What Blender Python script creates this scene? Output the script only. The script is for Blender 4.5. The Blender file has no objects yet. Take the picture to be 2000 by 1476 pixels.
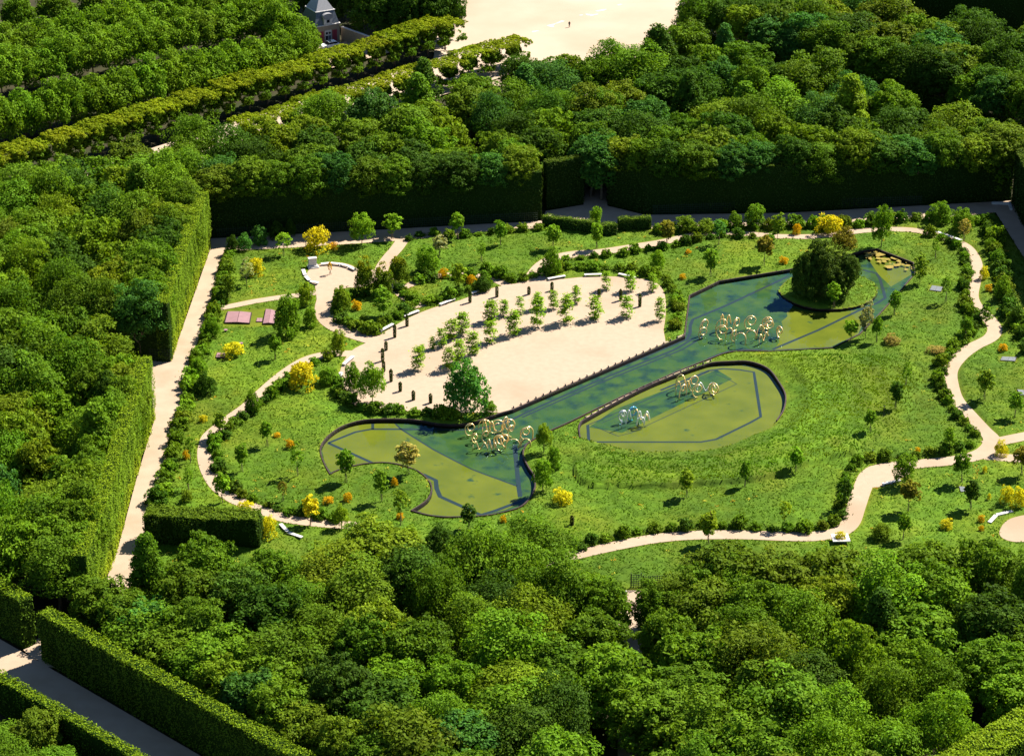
import bpy, bmesh, math, random
import numpy as np
from mathutils import Vector, Matrix, noise as mnoise
from mathutils.geometry import tessellate_polygon

# ------------------------------------------------------------------ camera, sky, sun, exposure
S = bpy.context.scene
COL = S.collection
rad = math.radians
F, PITCH, DIST = 5162.0, rad(25.0), 466.0        # focal length in photo pixels, tilt below the horizon, metres to the look-at point
cam = bpy.data.objects.new('camera', bpy.data.cameras.new('camera'))
COL.objects.link(cam)
CP, SP = math.cos(PITCH), math.sin(PITCH)
CAMLOC = np.array([0.0, -DIST * CP, DIST * SP])
cam.location = CAMLOC
cam.rotation_euler = (math.pi / 2 - PITCH, 0, 0)
cam.data.sensor_width = 36.0
cam.data.lens = F / 2000.0 * 36.0
cam.data.clip_end = 30000.0
cam.data.clip_start = 1.0
S.camera = cam

SUN_VEC = Vector((2.07, 1.6, 2.85)).normalized()
SUN_EL = math.asin(SUN_VEC.z)
SUN_AZ = math.atan2(SUN_VEC.x, SUN_VEC.y)         # from +Y towards +X
W = bpy.data.worlds.new('World')
S.world = W
W.use_nodes = True
nt = W.node_tree
sky = nt.nodes.new('ShaderNodeTexSky')
sky.sky_type = 'NISHITA'
sky.sun_disc = False
sky.sun_elevation = SUN_EL
sky.sun_rotation = SUN_AZ
sky.air_density = 1.0
sky.dust_density = 0.0
sky.ozone_density = 4.0
bg = nt.nodes['Background']
bg.inputs['Strength'].default_value = 0.05
nt.links.new(sky.outputs[0], bg.inputs['Color'])
sun = bpy.data.objects.new('sun', bpy.data.lights.new('sun', 'SUN'))
COL.objects.link(sun)
sun.data.energy = 5.0
sun.data.angle = rad(0.5)
sun.data.color = (1.0, 0.93, 0.80)
sun.rotation_euler = SUN_VEC.to_track_quat('Z', 'Y').to_euler()
S.view_settings.view_transform = 'Standard'
S.view_settings.look = 'None'
S.view_settings.exposure = 1.75
S.view_settings.gamma = 1.0
S.render.resolution_x, S.render.resolution_y = 1024, 755
S.cycles.max_bounces = 6
S.cycles.diffuse_bounces = 2
S.cycles.glossy_bounces = 3
S.cycles.transparent_max_bounces = 12
S.cycles.use_denoising = True

RNG = np.random.default_rng(7)
random.seed(7)


# ------------------------------------------------------------------ ground geometry helpers
def G(px, py, z=0.0):
    """point of the plane z that the photograph shows at pixel (px, py) (2000 x 1476)"""
    u, v = (px - 1000.0) / F, (py - 738.0) / F
    d = np.array([u, CP - v * SP, -SP - v * CP])
    t = (z - CAMLOC[2]) / d[2]
    return CAMLOC + d * t


def GP(pts, z=0.0):
    return np.array([G(p[0], p[1], z)[:2] for p in pts])


def scales(py):
    """pixels per metre across, and up, for a thing standing on the ground at row py"""
    p = G(1000, py)
    d = p - CAMLOC
    depth = d[1] * CP - d[2] * SP
    ang = math.atan2(-d[2], d[1])
    return F / depth, F / depth * math.cos(ang)


def inview(p, m=40):
    d = np.array([p[0], p[1], p[2] if len(p) > 2 else 0.0]) - CAMLOC
    depth = d[1] * CP - d[2] * SP
    x = 1000 + F * d[0] / depth
    y = 738 - F * (d[1] * SP + d[2] * CP) / depth
    return -m < x < 2000 + m and -m < y < 1476 + m, x, y


def smooth(pts, n=6, closed=False):
    """Catmull-Rom"""
    P = np.array(pts, float)
    out = []
    m = len(P)
    rng = range(m) if closed else range(m - 1)
    for i in rng:
        p0 = P[(i - 1) % m] if (closed or i > 0) else P[i]
        p1, p2 = P[i], P[(i + 1) % m]
        p3 = P[(i + 2) % m] if (closed or i + 2 < m) else P[i + 1]
        for k in range(n):
            t = k / n
            out.append(0.5 * ((2 * p1) + (-p0 + p2) * t + (2 * p0 - 5 * p1 + 4 * p2 - p3) * t * t + (-p0 + 3 * p1 - 3 * p2 + p3) * t ** 3))
    if not closed:
        out.append(P[-1])
    return np.array(out)


def resample(P, step):
    P = np.asarray(P, float)
    d = np.r_[0, np.cumsum(np.hypot(*(np.diff(P, axis=0).T)))]
    n = max(2, int(d[-1] / step) + 1)
    s = np.linspace(0, d[-1], n)
    return np.c_[np.interp(s, d, P[:, 0]), np.interp(s, d, P[:, 1])]


def normals2d(P, closed=False):
    if closed:
        t = np.roll(P, -1, 0) - np.roll(P, 1, 0)
    else:
        t = np.gradient(P, axis=0)
    t /= np.maximum(np.hypot(t[:, 0], t[:, 1])[:, None], 1e-9)
    return np.c_[-t[:, 1], t[:, 0]]


def inside(P, poly):
    x, y = P[:, 0], P[:, 1]
    r = np.zeros(len(P), bool)
    n = len(poly)
    j = n - 1
    for i in range(n):
        xi, yi = poly[i]
        xj, yj = poly[j]
        c = ((yi > y) != (yj > y)) & (x < (xj - xi) * (y - yi) / (yj - yi + 1e-12) + xi)
        r ^= c
        j = i
    return r


def edge_dist(P, poly, closed=True, reach=3):
    best = np.full(len(P), 1e9)
    Q = np.asarray(poly, float)
    n = len(Q)
    lo, hi = Q.min(0) - reach, Q.max(0) + reach
    near = np.where((P[:, 0] > lo[0]) & (P[:, 0] < hi[0]) & (P[:, 1] > lo[1]) & (P[:, 1] < hi[1]))[0]
    if len(near) == 0:
        return best
    R = P[near]
    b = np.full(len(near), 1e9)
    for i in range(n if closed else n - 1):
        a, c = Q[i], Q[(i + 1) % n]
        v = c - a
        L = max(v @ v, 1e-9)
        t = np.clip(((R - a) @ v) / L, 0, 1)
        d = np.hypot(*(R - a - t[:, None] * v).T)
        b = np.minimum(b, d)
    best[near] = b
    return best


def vnoise(x, y, seed=0):
    """smooth value noise, vectorised"""
    xi, yi = np.floor(x).astype(np.int64), np.floor(y).astype(np.int64)
    xf, yf = x - xi, y - yi
    u, v = xf * xf * (3 - 2 * xf), yf * yf * (3 - 2 * yf)

    def h(a, b):
        n = (a * 374761393 + b * 668265263 + seed * 982451653) & 0x7fffffff
        n = ((n ^ (n >> 13)) * 1274126177) & 0x7fffffff
        return ((n ^ (n >> 16)) & 0xffff) / 65535.0
    return (h(xi, yi) * (1 - u) + h(xi + 1, yi) * u) * (1 - v) + (h(xi, yi + 1) * (1 - u) + h(xi + 1, yi + 1) * u) * v


# ------------------------------------------------------------------ materials
def mat(name):
    m = bpy.data.materials.new(name)
    m.use_nodes = True
    return m, m.node_tree.nodes, m.node_tree.links, m.node_tree.nodes['Principled BSDF']


def plain(name, col, rough=0.7, metal=0.0, spec=0.3, vary=0.0, scale=3.0):
    m, N, L, b = mat(name)
    b.inputs['Roughness'].default_value = rough
    b.inputs['Metallic'].default_value = metal
    b.inputs['Specular IOR Level'].default_value = spec
    if vary:
        no = N.new('ShaderNodeTexNoise')
        no.inputs['Scale'].default_value = scale
        no.inputs['Detail'].default_value = 5
        tc = N.new('ShaderNodeTexCoord')
        L.new(tc.outputs['Object'], no.inputs['Vector'])
        r = N.new('ShaderNodeValToRGB')
        r.color_ramp.elements[0].position = 0.3
        r.color_ramp.elements[1].position = 0.7
        r.color_ramp.elements[0].color = tuple(c * (1 - vary) for c in col) + (1,)
        r.color_ramp.elements[1].color = tuple(min(1, c * (1 + vary)) for c in col) + (1,)
        L.new(no.outputs['Fac'], r.inputs['Fac'])
        L.new(r.outputs['Color'], b.inputs['Base Color'])
    else:
        b.inputs['Base Color'].default_value = tuple(col) + (1,)
    return m


def multi(name, cols, scales_, rough=0.9, bump=0.0, bscale=8.0, spec=0.1, lo=0.35, hi=0.65, t2=(0.5, 0.72)):
    """base colour from two octaves of noise mixing three colours, plus optional bump"""
    m, N, L, b = mat(name)
    tc = N.new('ShaderNodeTexCoord')
    n1 = N.new('ShaderNodeTexNoise'); n1.inputs['Scale'].default_value = scales_[0]; n1.inputs['Detail'].default_value = 6
    n2 = N.new('ShaderNodeTexNoise'); n2.inputs['Scale'].default_value = scales_[1]; n2.inputs['Detail'].default_value = 4
    for n in (n1, n2):
        L.new(tc.outputs['Object'], n.inputs['Vector'])
    r1 = N.new('ShaderNodeValToRGB'); r2 = N.new('ShaderNodeValToRGB')
    for r, c0, c1 in ((r1, cols[0], cols[1]),):
        r.color_ramp.elements[0].position, r.color_ramp.elements[1].position = lo, hi
        r.color_ramp.elements[0].color, r.color_ramp.elements[1].color = (*c0, 1), (*c1, 1)
    r2.color_ramp.elements[0].position, r2.color_ramp.elements[1].position = t2
    r2.color_ramp.elements[0].color, r2.color_ramp.elements[1].color = (0, 0, 0, 1), (1, 1, 1, 1)
    L.new(n1.outputs['Fac'], r1.inputs['Fac']); L.new(n2.outputs['Fac'], r2.inputs['Fac'])
    mx = N.new('ShaderNodeMixRGB')
    mx.inputs[2].default_value = (*cols[2], 1)
    L.new(r2.outputs['Color'], mx.inputs[0]); L.new(r1.outputs['Color'], mx.inputs[1])
    L.new(mx.outputs[0], b.inputs['Base Color'])
    b.inputs['Roughness'].default_value = rough
    b.inputs['Specular IOR Level'].default_value = spec
    if bump:
        n3 = N.new('ShaderNodeTexNoise'); n3.inputs['Scale'].default_value = bscale; n3.inputs['Detail'].default_value = 6
        L.new(tc.outputs['Object'], n3.inputs['Vector'])
        bp = N.new('ShaderNodeBump'); bp.inputs['Strength'].default_value = bump; bp.inputs['Distance'].default_value = 0.1
        L.new(n3.outputs['Fac'], bp.inputs['Height']); L.new(bp.outputs[0], b.inputs['Normal'])
    return m


def foliage_mat(name, trans=0.35, own=None):
    m, N, L, b = mat(name)
    at = N.new('ShaderNodeAttribute'); at.attribute_name = 'tint'
    mul = N.new('ShaderNodeMixRGB'); mul.blend_type = 'MULTIPLY'; mul.inputs[0].default_value = 1.0
    if own is None:
        oi = N.new('ShaderNodeObjectInfo')
        L.new(oi.outputs['Color'], mul.inputs[1])
    else:
        mul.inputs[1].default_value = (*own, 1)
    L.new(at.outputs['Color'], mul.inputs[2])
    L.new(mul.outputs[0], b.inputs['Base Color'])
    b.inputs['Roughness'].default_value = 0.6
    b.inputs['Specular IOR Level'].default_value = 0.03
    tr = N.new('ShaderNodeBsdfTranslucent')
    warm = N.new('ShaderNodeMixRGB'); warm.blend_type = 'MULTIPLY'; warm.inputs[0].default_value = 1.0
    warm.inputs[2].default_value = (1.15, 1.15, 0.35, 1)
    L.new(mul.outputs[0], warm.inputs[1]); L.new(warm.outputs[0], tr.inputs['Color'])
    ms = N.new('ShaderNodeMixShader'); ms.inputs[0].default_value = trans
    L.new(b.outputs[0], ms.inputs[1]); L.new(tr.outputs[0], ms.inputs[2])
    L.new(ms.outputs[0], N['Material Output'].inputs['Surface'])
    return m


LEAF = foliage_mat('leaf', 0.35)
PETAL = foliage_mat('petal', 0.25)
GRASS = foliage_mat('grass_blades', 0.35)
BARK = plain('bark', (0.10, 0.075, 0.05), 0.9, vary=0.35, scale=4)
STAKE = plain('stake_wood', (0.16, 0.11, 0.06), 0.85, vary=0.2)
SAND = multi('sand', ((0.272, 0.204, 0.148), (0.300, 0.229, 0.168), (0.248, 0.180, 0.126)), (0.9, 0.07), 0.95, 0.25, 5.0, lo=0.3, hi=0.7)
SANDFAR = multi('pale_sand', ((0.285, 0.222, 0.165), (0.325, 0.262, 0.200), (0.270, 0.202, 0.145)), (0.05, 0.03), 0.95, lo=0.35, hi=0.65)
ALLEY = multi('alley_sand', ((0.270, 0.203, 0.146), (0.300, 0.230, 0.168), (0.24, 0.175, 0.118)), (0.35, 0.12), 0.95, 0.25, 4.0)
SOIL = multi('soil', ((0.022, 0.022, 0.010), (0.035, 0.03, 0.015), (0.02, 0.03, 0.008)), (0.5, 0.1), 0.95)
TURF = tinted_turf = multi('turf', ((0.041, 0.086, 0.004), (0.056, 0.108, 0.005), (0.074, 0.112, 0.007)), (0.5, 0.09), 0.9, 0.6, 4.0)
_n, _l = TURF.node_tree.nodes, TURF.node_tree.links
_a = _n.new('ShaderNodeAttribute'); _a.attribute_name = 'tint'
_m = _n.new('ShaderNodeMixRGB'); _m.blend_type = 'MULTIPLY'; _m.inputs[0].default_value = 1.0
_b = _n['Principled BSDF']
_l.new(_b.inputs['Base Color'].links[0].from_socket, _m.inputs[1]); _l.new(_a.outputs['Color'], _m.inputs[2]); _l.new(_m.outputs[0], _b.inputs['Base Color'])
STONE = plain('pale_stone', (0.44, 0.42, 0.41), 0.6, vary=0.1, scale=2)
RIMM = plain('rusty_board', (0.022, 0.010, 0.009), 0.7, vary=0.5, scale=1.5)
BLACK = plain('black_iron', (0.012, 0.011, 0.012), 0.5)
GOLD = plain('gold_beads', (0.86, 0.60, 0.26), 0.28, metal=0.55, spec=0.6)
SILVER = plain('silver_beads', (0.75, 0.75, 0.72), 0.25, metal=0.5, spec=0.6)
BLUEG = plain('blue_glass_beads', (0.05, 0.25, 0.40), 0.15, spec=0.6)
STRIP = plain('dark_channel', (0.006, 0.018, 0.032), 0.9)
FLOOR_T = multi('teal_floor', ((0.018, 0.056, 0.022), (0.050, 0.086, 0.014), (0.005, 0.026, 0.030)), (0.30, 0.35), 0.9, lo=0.3, hi=0.7)
FLOOR_O = multi('olive_floor', ((0.088, 0.098, 0.007), (0.128, 0.128, 0.009), (0.018, 0.050, 0.030)), (0.22, 0.38), 0.9, lo=0.3, hi=0.7, t2=(0.66, 0.74))
LILY = plain('lily_leaf', (0.17, 0.125, 0.010), 0.6, vary=0.2)
LATTICE = plain('lattice_paint', (0.015, 0.03, 0.018), 0.7)
MAUVE = plain('mauve_hatch', (0.19, 0.105, 0.115), 0.6, vary=0.1, scale=1)
GREYP = plain('grey_grating', (0.10, 0.11, 0.12), 0.5, vary=0.3, scale=6)
WHITEP = plain('white_paint', (0.8, 0.8, 0.8), 0.35)
SLATE = plain('slate', (0.07, 0.085, 0.11), 0.5, vary=0.15, scale=3)
SLATEL = plain('pale_slate', (0.20, 0.20, 0.215), 0.5, vary=0.1, scale=3)
FACADE = plain('limestone', (0.22, 0.185, 0.14), 0.8, vary=0.1, scale=2)
REDP = plain('red_shutter', (0.22, 0.03, 0.05), 0.5)
GLASS = plain('dark_glass', (0.01, 0.013, 0.018), 0.08, spec=0.6)
RUBBER = plain('rubber', (0.015, 0.015, 0.015), 0.8)
PUDDLE = plain('wet_sand', (0.30, 0.31, 0.33), 0.25, spec=0.4)
BRICK = plain('brown_gravel', (0.33, 0.22, 0.17), 0.9, vary=0.1)

WATER, N_, L_, b_ = mat('pond_water')
N_.remove(b_)
tr_ = N_.new('ShaderNodeBsdfTransparent'); tr_.inputs[0].default_value = (0.84, 0.92, 0.84, 1)
gl_ = N_.new('ShaderNodeBsdfGlossy'); gl_.inputs['Roughness'].default_value = 0.02; gl_.inputs['Color'].default_value = (0.14, 0.30, 0.52, 1)
fr_ = N_.new('ShaderNodeFresnel'); fr_.inputs['IOR'].default_value = 1.30
mx_ = N_.new('ShaderNodeMixShader')
no_ = N_.new('ShaderNodeTexNoise'); no_.inputs['Scale'].default_value = 1.2; no_.inputs['Detail'].default_value = 3
tcw = N_.new('ShaderNodeTexCoord'); L_.new(tcw.outputs['Object'], no_.inputs['Vector'])
bp_ = N_.new('ShaderNodeBump'); bp_.inputs['Strength'].default_value = 0.04; bp_.inputs['Distance'].default_value = 0.05
L_.new(no_.outputs['Fac'], bp_.inputs['Height'])
L_.new(bp_.outputs[0], gl_.inputs['Normal']); L_.new(bp_.outputs[0], fr_.inputs['Normal'])
L_.new(fr_.outputs[0], mx_.inputs[0]); L_.new(tr_.outputs[0], mx_.inputs[1]); L_.new(gl_.outputs[0], mx_.inputs[2])
L_.new(mx_.outputs[0], N_['Material Output'].inputs['Surface'])


# ------------------------------------------------------------------ object helpers
def tag(o, label=None, cat=None, group=None, kind=None):
    if label: o['label'] = label
    if cat: o['category'] = cat
    if group: o['group'] = group
    if kind: o['kind'] = kind
    return o


def link(name, me, parent=None, m=None, color=None):
    o = bpy.data.objects.new(name, me)
    COL.objects.link(o)
    if m is not None and me is not None and len(me.materials) == 0:
        me.materials.append(m)
    if parent is not None: o.parent = parent
    if color is not None: o.color = (*color, 1)
    return o


def empty(name, loc, rz=0.0):
    o = bpy.data.objects.new(name, None)
    COL.objects.link(o)
    o.location = loc
    o.rotation_euler = (0, 0, rz)
    o.empty_display_size = 0.2
    return o


def mesh_polys(name, V, n, tint=None, smooth_=False):
    """V: (k, n, 3) array of k separate n-gons"""
    V = np.asarray(V, np.float32)
    k = len(V)
    me = bpy.data.meshes.new(name)
    me.vertices.add(k * n); me.loops.add(k * n); me.polygons.add(k)
    me.vertices.foreach_set('co', V.reshape(-1))
    me.loops.foreach_set('vertex_index', np.arange(k * n, dtype=np.int32))
    me.polygons.foreach_set('loop_start', np.arange(0, k * n, n, dtype=np.int32))
    me.polygons.foreach_set('loop_total', np.full(k, n, np.int32))
    if tint is not None:
        a = me.attributes.new('tint', 'FLOAT_COLOR', 'POINT')
        c = np.ones((k, n, 4), np.float32)
        c[:, :, :3] = np.asarray(tint, np.float32)[:, None, :]
        a.data.foreach_set('color', c.reshape(-1))
    me.update(calc_edges=True)
    return me


def from_bm(name, bm, smooth_=False):
    me = bpy.data.meshes.new(name)
    bmesh.ops.recalc_face_normals(bm, faces=bm.faces[:])
    bm.to_mesh(me)
    bm.free()
    if smooth_:
        me.polygons.foreach_set('use_smooth', [True] * len(me.polygons))
    return me


def box(bm, c, s, rz=0.0, bev=0.0):
    M = Matrix.Translation(Vector(c)) @ Matrix.Rotation(rz, 4, 'Z') @ Matrix.Diagonal((s[0], s[1], s[2], 1))
    r = bmesh.ops.create_cube(bm, size=1.0, matrix=M)
    if bev:
        es = list({e for v in r['verts'] for e in v.link_edges})
        bmesh.ops.bevel(bm, geom=es, offset=bev, segments=2, affect='EDGES')


def tube(bm, pts, r, seg=6):
    """tube along 3-D points; r a number or a list"""
    P = [Vector(p) for p in pts]
    rs = [r] * len(P) if not hasattr(r, '__len__') else r
    rings = []
    up = Vector((0.13, 0.31, 0.94))
    for i, p in enumerate(P):
        t = (P[min(i + 1, len(P) - 1)] - P[max(i - 1, 0)]).normalized()
        a = t.cross(up)
        if a.length < 1e-3: a = t.cross(Vector((1, 0, 0)))
        a.normalize(); b = t.cross(a)
        rings.append([bm.verts.new(p + (a * math.cos(q) + b * math.sin(q)) * rs[i]) for q in [2 * math.pi * k / seg for k in range(seg)]])
    for A, B in zip(rings, rings[1:]):
        for k in range(seg):
            bm.faces.new((A[k], A[(k + 1) % seg], B[(k + 1) % seg], B[k]))
    bm.faces.new(rings[0][::-1]); bm.faces.new(rings[-1])


def flat(name, poly, z, m, parent=None, z0=None):
    """filled outline at height z (skirt down to z0 when given)"""
    bm = bmesh.new()
    vs = [bm.verts.new((p[0], p[1], z)) for p in poly]
    for t in tessellate_polygon([[Vector((p[0], p[1], 0)) for p in poly]]):
        bm.faces.new([vs[i] for i in t])
    if z0 is not None:
        lo = [bm.verts.new((p[0], p[1], z0)) for p in poly]
        n = len(vs)
        for i in range(n):
            bm.faces.new((vs[i], vs[(i + 1) % n], lo[(i + 1) % n], lo[i]))
    me = bpy.data.meshes.new(name)
    bmesh.ops.recalc_face_normals(bm, faces=bm.faces[:])
    bm.normal_update()
    if z0 is None:
        for g in bm.faces:
            if g.normal.z < 0: g.normal_flip()
    bm.to_mesh(me); bm.free()
    return link(name, me, parent, m)


def ribbon(name, P, w, z, m, parent=None, ends=True):
    """flat strip of width w (number or list) along 2-D points"""
    P = np.asarray(P)
    w = np.full(len(P), w) if np.isscalar(w) else np.interp(np.linspace(0, 1, len(P)), np.linspace(0, 1, len(w)), w)
    nn = normals2d(P)
    Lp, Rp = P + nn * w[:, None] / 2, P - nn * w[:, None] / 2
    bm = bmesh.new()
    a = [bm.verts.new((*q, z)) for q in Lp]; b = [bm.verts.new((*q, z)) for q in Rp]
    for i in range(len(P) - 1):
        bm.faces.new((a[i], b[i], b[i + 1], a[i + 1]))
    me = from_bm(name, bm)
    for_up = me.polygons[0].normal.z < 0
    if for_up: me.flip_normals()
    return link(name, me, parent, m), np.r_[Lp, Rp[::-1]]


def wall_along(bm, P, z0, z1, t, closed=False):
    """thin upright wall of thickness t centred on the 2-D line P"""
    nn = normals2d(np.asarray(P), closed)
    A, B = P + nn * t / 2, P - nn * t / 2
    n = len(P)
    q = [[bm.verts.new((*X[i], z)) for i in range(n)] for X, z in ((A, z0), (A, z1), (B, z1), (B, z0))]
    for i in range(n if closed else n - 1):
        j = (i + 1) % n
        for k in range(3):
            bm.faces.new((q[k][i], q[k][j], q[k + 1][j], q[k + 1][i]))
    if not closed:
        bm.faces.new([q[k][0] for k in range(4)]); bm.faces.new([q[k][-1] for k in range(4)][::-1])


# ------------------------------------------------------------------ leaves
def unit(v):
    return v / np.maximum(np.linalg.norm(v, axis=-1, keepdims=True), 1e-9)


def leaf_quads(C, Nn, size, rng, aspect=0.62):
    """diamond leaves at centres C facing Nn"""
    k = len(C)
    a = unit(np.cross(Nn, rng.normal(size=(k, 3))))
    b = np.cross(Nn, a)
    s = (size * (0.65 + 0.7 * rng.random(k)))[:, None]
    fold = Nn * s * 0.10
    return np.stack([C + a * s * 0.55, C + b * s * 0.55 * aspect - fold, C - a * s * 0.55, C - b * s * 0.55 * aspect - fold], 1)


def crown_mesh(name, seed, R=5.0, H=9.0, clumps=90, per=62, leaf=0.42, cr=(0.9, 1.5), shape='dome', low=-0.55, tintv=0.24, yellow=0.10, inner=0.12, gold=None):
    """crown with its base at z = 0, radius R, height H: leaf clumps spread over an uneven dome"""
    rng = np.random.default_rng(seed)
    d = unit(rng.normal(size=(clumps * 6, 3)))
    d = d[d[:, 2] > low]
    keep = []
    mind = 1.55 / math.sqrt(clumps)
    for v in d:                                   # spread the clumps evenly
        if all(np.linalg.norm(v - q) > mind for q in keep):
            keep.append(v)
        if len(keep) >= clumps: break
    d = np.array(keep)
    lob = np.array([mnoise.noise(Vector(v * 1.7 + seed * 3.1)) for v in d])
    rr = 0.82 + 0.42 * lob + 0.05 * rng.normal(size=len(d))
    if shape == 'cone':
        z = (d[:, 2] - low) / (1 - low)
        hr = np.hypot(d[:, 0], d[:, 1]) + 1e-6
        rad_ = (1.02 - z) ** 0.75
        ctr = np.c_[d[:, 0] / hr * rad_, d[:, 1] / hr * rad_, z * 1.02 - 0.0]
        ctr[:, :2] *= rr[:, None]
        base = np.c_[ctr[:, 0] * R, ctr[:, 1] * R, ctr[:, 2] * H * 0.93 + 0.05 * H]
    elif shape == 'clipped':
        q = np.sign(d) * np.abs(d) ** 0.38
        q = q / np.maximum(np.abs(q).max(1, keepdims=True), 1e-6) * (0.93 + 0.07 * lob[:, None])
        base = np.c_[q[:, 0] * R, q[:, 1] * R, (q[:, 2] + 1) / 2 * H]
        gx_, gy_ = np.meshgrid(np.linspace(-.85, .85, 7), np.linspace(-.85, .85, 7))
        top = np.c_[gx_.ravel() * R, gy_.ravel() * R, np.full(49, H * .95)] + rng.normal(size=(49, 3)) * np.array([.2, .2, .12])
        base = np.r_[base, top]
    else:
        base = np.c_[d[:, 0] * rr * R * 0.86, d[:, 1] * rr * R * 0.86, (d[:, 2] * rr - low) / (1 - low) * H * 0.92]
    k = len(base)
    r = rng.uniform(cr[0], cr[1], k)
    out = unit(base - np.array([0, 0, H * 0.35]))
    n = per
    o = unit(rng.normal(size=(k, n, 3)) + out[:, None, :] * 0.75 + np.array([0, 0, 0.35]))
    rr2 = r[:, None] * (0.55 + 0.5 * rng.random((k, n)))
    C = base[:, None, :] + o * rr2[:, :, None] * np.array([1.0, 1.0, 0.8])
    N = unit(o * 0.9 + rng.normal(size=(k, n, 3)) * 0.55 + np.array([0, 0, 0.25]))
    ctint = 1 + tintv * rng.normal(size=(k, 1)) * 0.5
    b = np.clip(ctint + tintv * rng.normal(size=(k, n)) * 0.6, 0.45, 1.9)
    yel = np.clip(rng.normal(size=(k, 1)) * 0.5 + rng.normal(size=(k, n)) * 0.5, -0.8, 1.5) * yellow
    T = np.stack([b * (1 + yel), b * (1 + 0.35 * yel), b * (1 - 0.4 * yel)], -1)
    C, N, T = C.reshape(-1, 3), N.reshape(-1, 3), T.reshape(-1, 3)
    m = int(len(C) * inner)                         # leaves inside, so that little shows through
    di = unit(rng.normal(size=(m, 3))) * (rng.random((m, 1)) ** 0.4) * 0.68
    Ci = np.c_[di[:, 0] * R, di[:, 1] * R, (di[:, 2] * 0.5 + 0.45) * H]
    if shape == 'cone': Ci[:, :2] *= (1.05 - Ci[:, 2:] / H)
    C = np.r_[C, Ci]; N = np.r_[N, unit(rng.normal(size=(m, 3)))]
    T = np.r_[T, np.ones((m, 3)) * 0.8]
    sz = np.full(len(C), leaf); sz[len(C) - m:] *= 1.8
    if gold is not None:                            # young golden growth on the clipped top
        g = np.clip((C[:, 2] / H - gold) / 0.12 + rng.normal(size=len(C)) * 0.5, 0, 1)[:, None]
        T = T * (1 - g) + T * np.array([2.2, 1.45, 0.8]) * g
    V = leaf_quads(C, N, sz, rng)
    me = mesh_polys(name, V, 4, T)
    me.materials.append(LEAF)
    return me


def trunk_mesh(name, seed, h, r0, r1, limbs=5, spread=2.0):
    rng = random.Random(seed)
    bm = bmesh.new()
    pts = [(0, 0, -0.5)]
    x = y = 0.0
    for i in range(1, 6):
        x += rng.uniform(-.05, .05) * h * 0.3; y += rng.uniform(-.05, .05) * h * 0.3
        pts.append((x, y, h * i / 5))
    tube(bm, pts, [r0 * 1.25] + [r0 + (r1 - r0) * i / 5 for i in range(1, 6)], 7)
    for k in range(limbs):
        a = 2 * math.pi * (k + rng.random() * .6) / limbs
        z = h * rng.uniform(0.5, 0.85)
        s = spread * rng.uniform(.7, 1.1)
        tube(bm, [(x * z / h, y * z / h, z), (math.cos(a) * s * .5, math.sin(a) * s * .5, z + s * .5), (math.cos(a) * s, math.sin(a) * s, z + s * 1.1)], [r1 * .9, r1 * .6, r1 * .3], 5)
    return from_bm(name, bm, True)


# ================================================================== SETTING
ground = flat('ground', np.array([(-4000, -700), (4000, -700), (6000, 9000), (-6000, 9000)]), -0.6, SOIL)
tag(ground, kind='structure')
ZL = -0.05      # lawn level

# ---- ponds
def outline(parts):
    out = []
    for kind, pts in parts:
        P = GP(pts)
        if kind == 'c': P = smooth(P, 5)
        out.extend(P.tolist())
    Q = [out[0]]
    for p in out[1:]:
        if math.hypot(p[0] - Q[-1][0], p[1] - Q[-1][1]) > 0.15: Q.append(p)
    if math.hypot(Q[0][0] - Q[-1][0], Q[0][1] - Q[-1][1]) < 0.15: Q.pop()
    return np.array(Q)


seg_bank_n = [('l', [(1337, 657), (1347, 578), (1405, 550), (1538, 528), (1600, 515), (1683, 492), (1713, 487), (1784, 514), (1787, 535), (1758, 569), (1715, 617), (1678, 654), (1625, 680), (1500, 687)])]
seg_bank_s = [('c', [(1500, 687), (1431, 688), (1386, 702), (1311, 732), (1216, 775), (1113, 825), (1073, 843), (1048, 856), (1028, 870), (1022, 890), (1032, 913), (1043, 930), (1045, 953), (1036, 973)])]
seg_low = [('c', [(1036, 973), (1018, 990), (988, 1000), (946, 1008), (876, 1011), (836, 1007), (803, 998)])]
seg_pen = [('c', [(803, 998), (833, 978), (843, 958), (838, 940), (820, 923), (800, 914), (775, 907), (750, 904), (725, 905), (698, 909), (660, 919), (645, 927)])]
seg_west = [('c', [(645, 927), (632, 903), (626, 880), (632, 863), (650, 845), (675, 831), (713, 821), (763, 819), (813, 821), (851, 828), (888, 830), (926, 825), (971, 810), (1001, 801)])]
seg_canal = [('l', [(1001, 801), (1337, 657)])]
POND = outline(seg_bank_n + seg_bank_s + seg_low + seg_pen + seg_west + seg_canal)
seg_b_up = [('c', [(1133, 855), (1131, 838), (1134, 826), (1146, 818), (1200, 788), (1261, 757), (1320, 733), (1371, 715), (1393, 709), (1426, 707), (1463, 707), (1499, 720), (1520, 745), (1534, 772), (1531, 800), (1517, 822)])]
seg_b_low = [('c', [(1517, 822), (1505, 835), (1476, 847), (1426, 868), (1376, 879), (1301, 882), (1238, 879), (1176, 866), (1133, 855)])]
BASIN = outline(seg_b_up + seg_b_low)
ISLE = smooth(GP([(1523, 562), (1528, 577), (1545, 588), (1570, 598), (1600, 603), (1640, 603), (1680, 596), (1706, 582), (1714, 566), (1706, 552), (1688, 542), (1660, 535), (1600, 533), (1550, 540)]), 5, closed=True)

ZF, ZW = -0.56, -0.22


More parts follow.
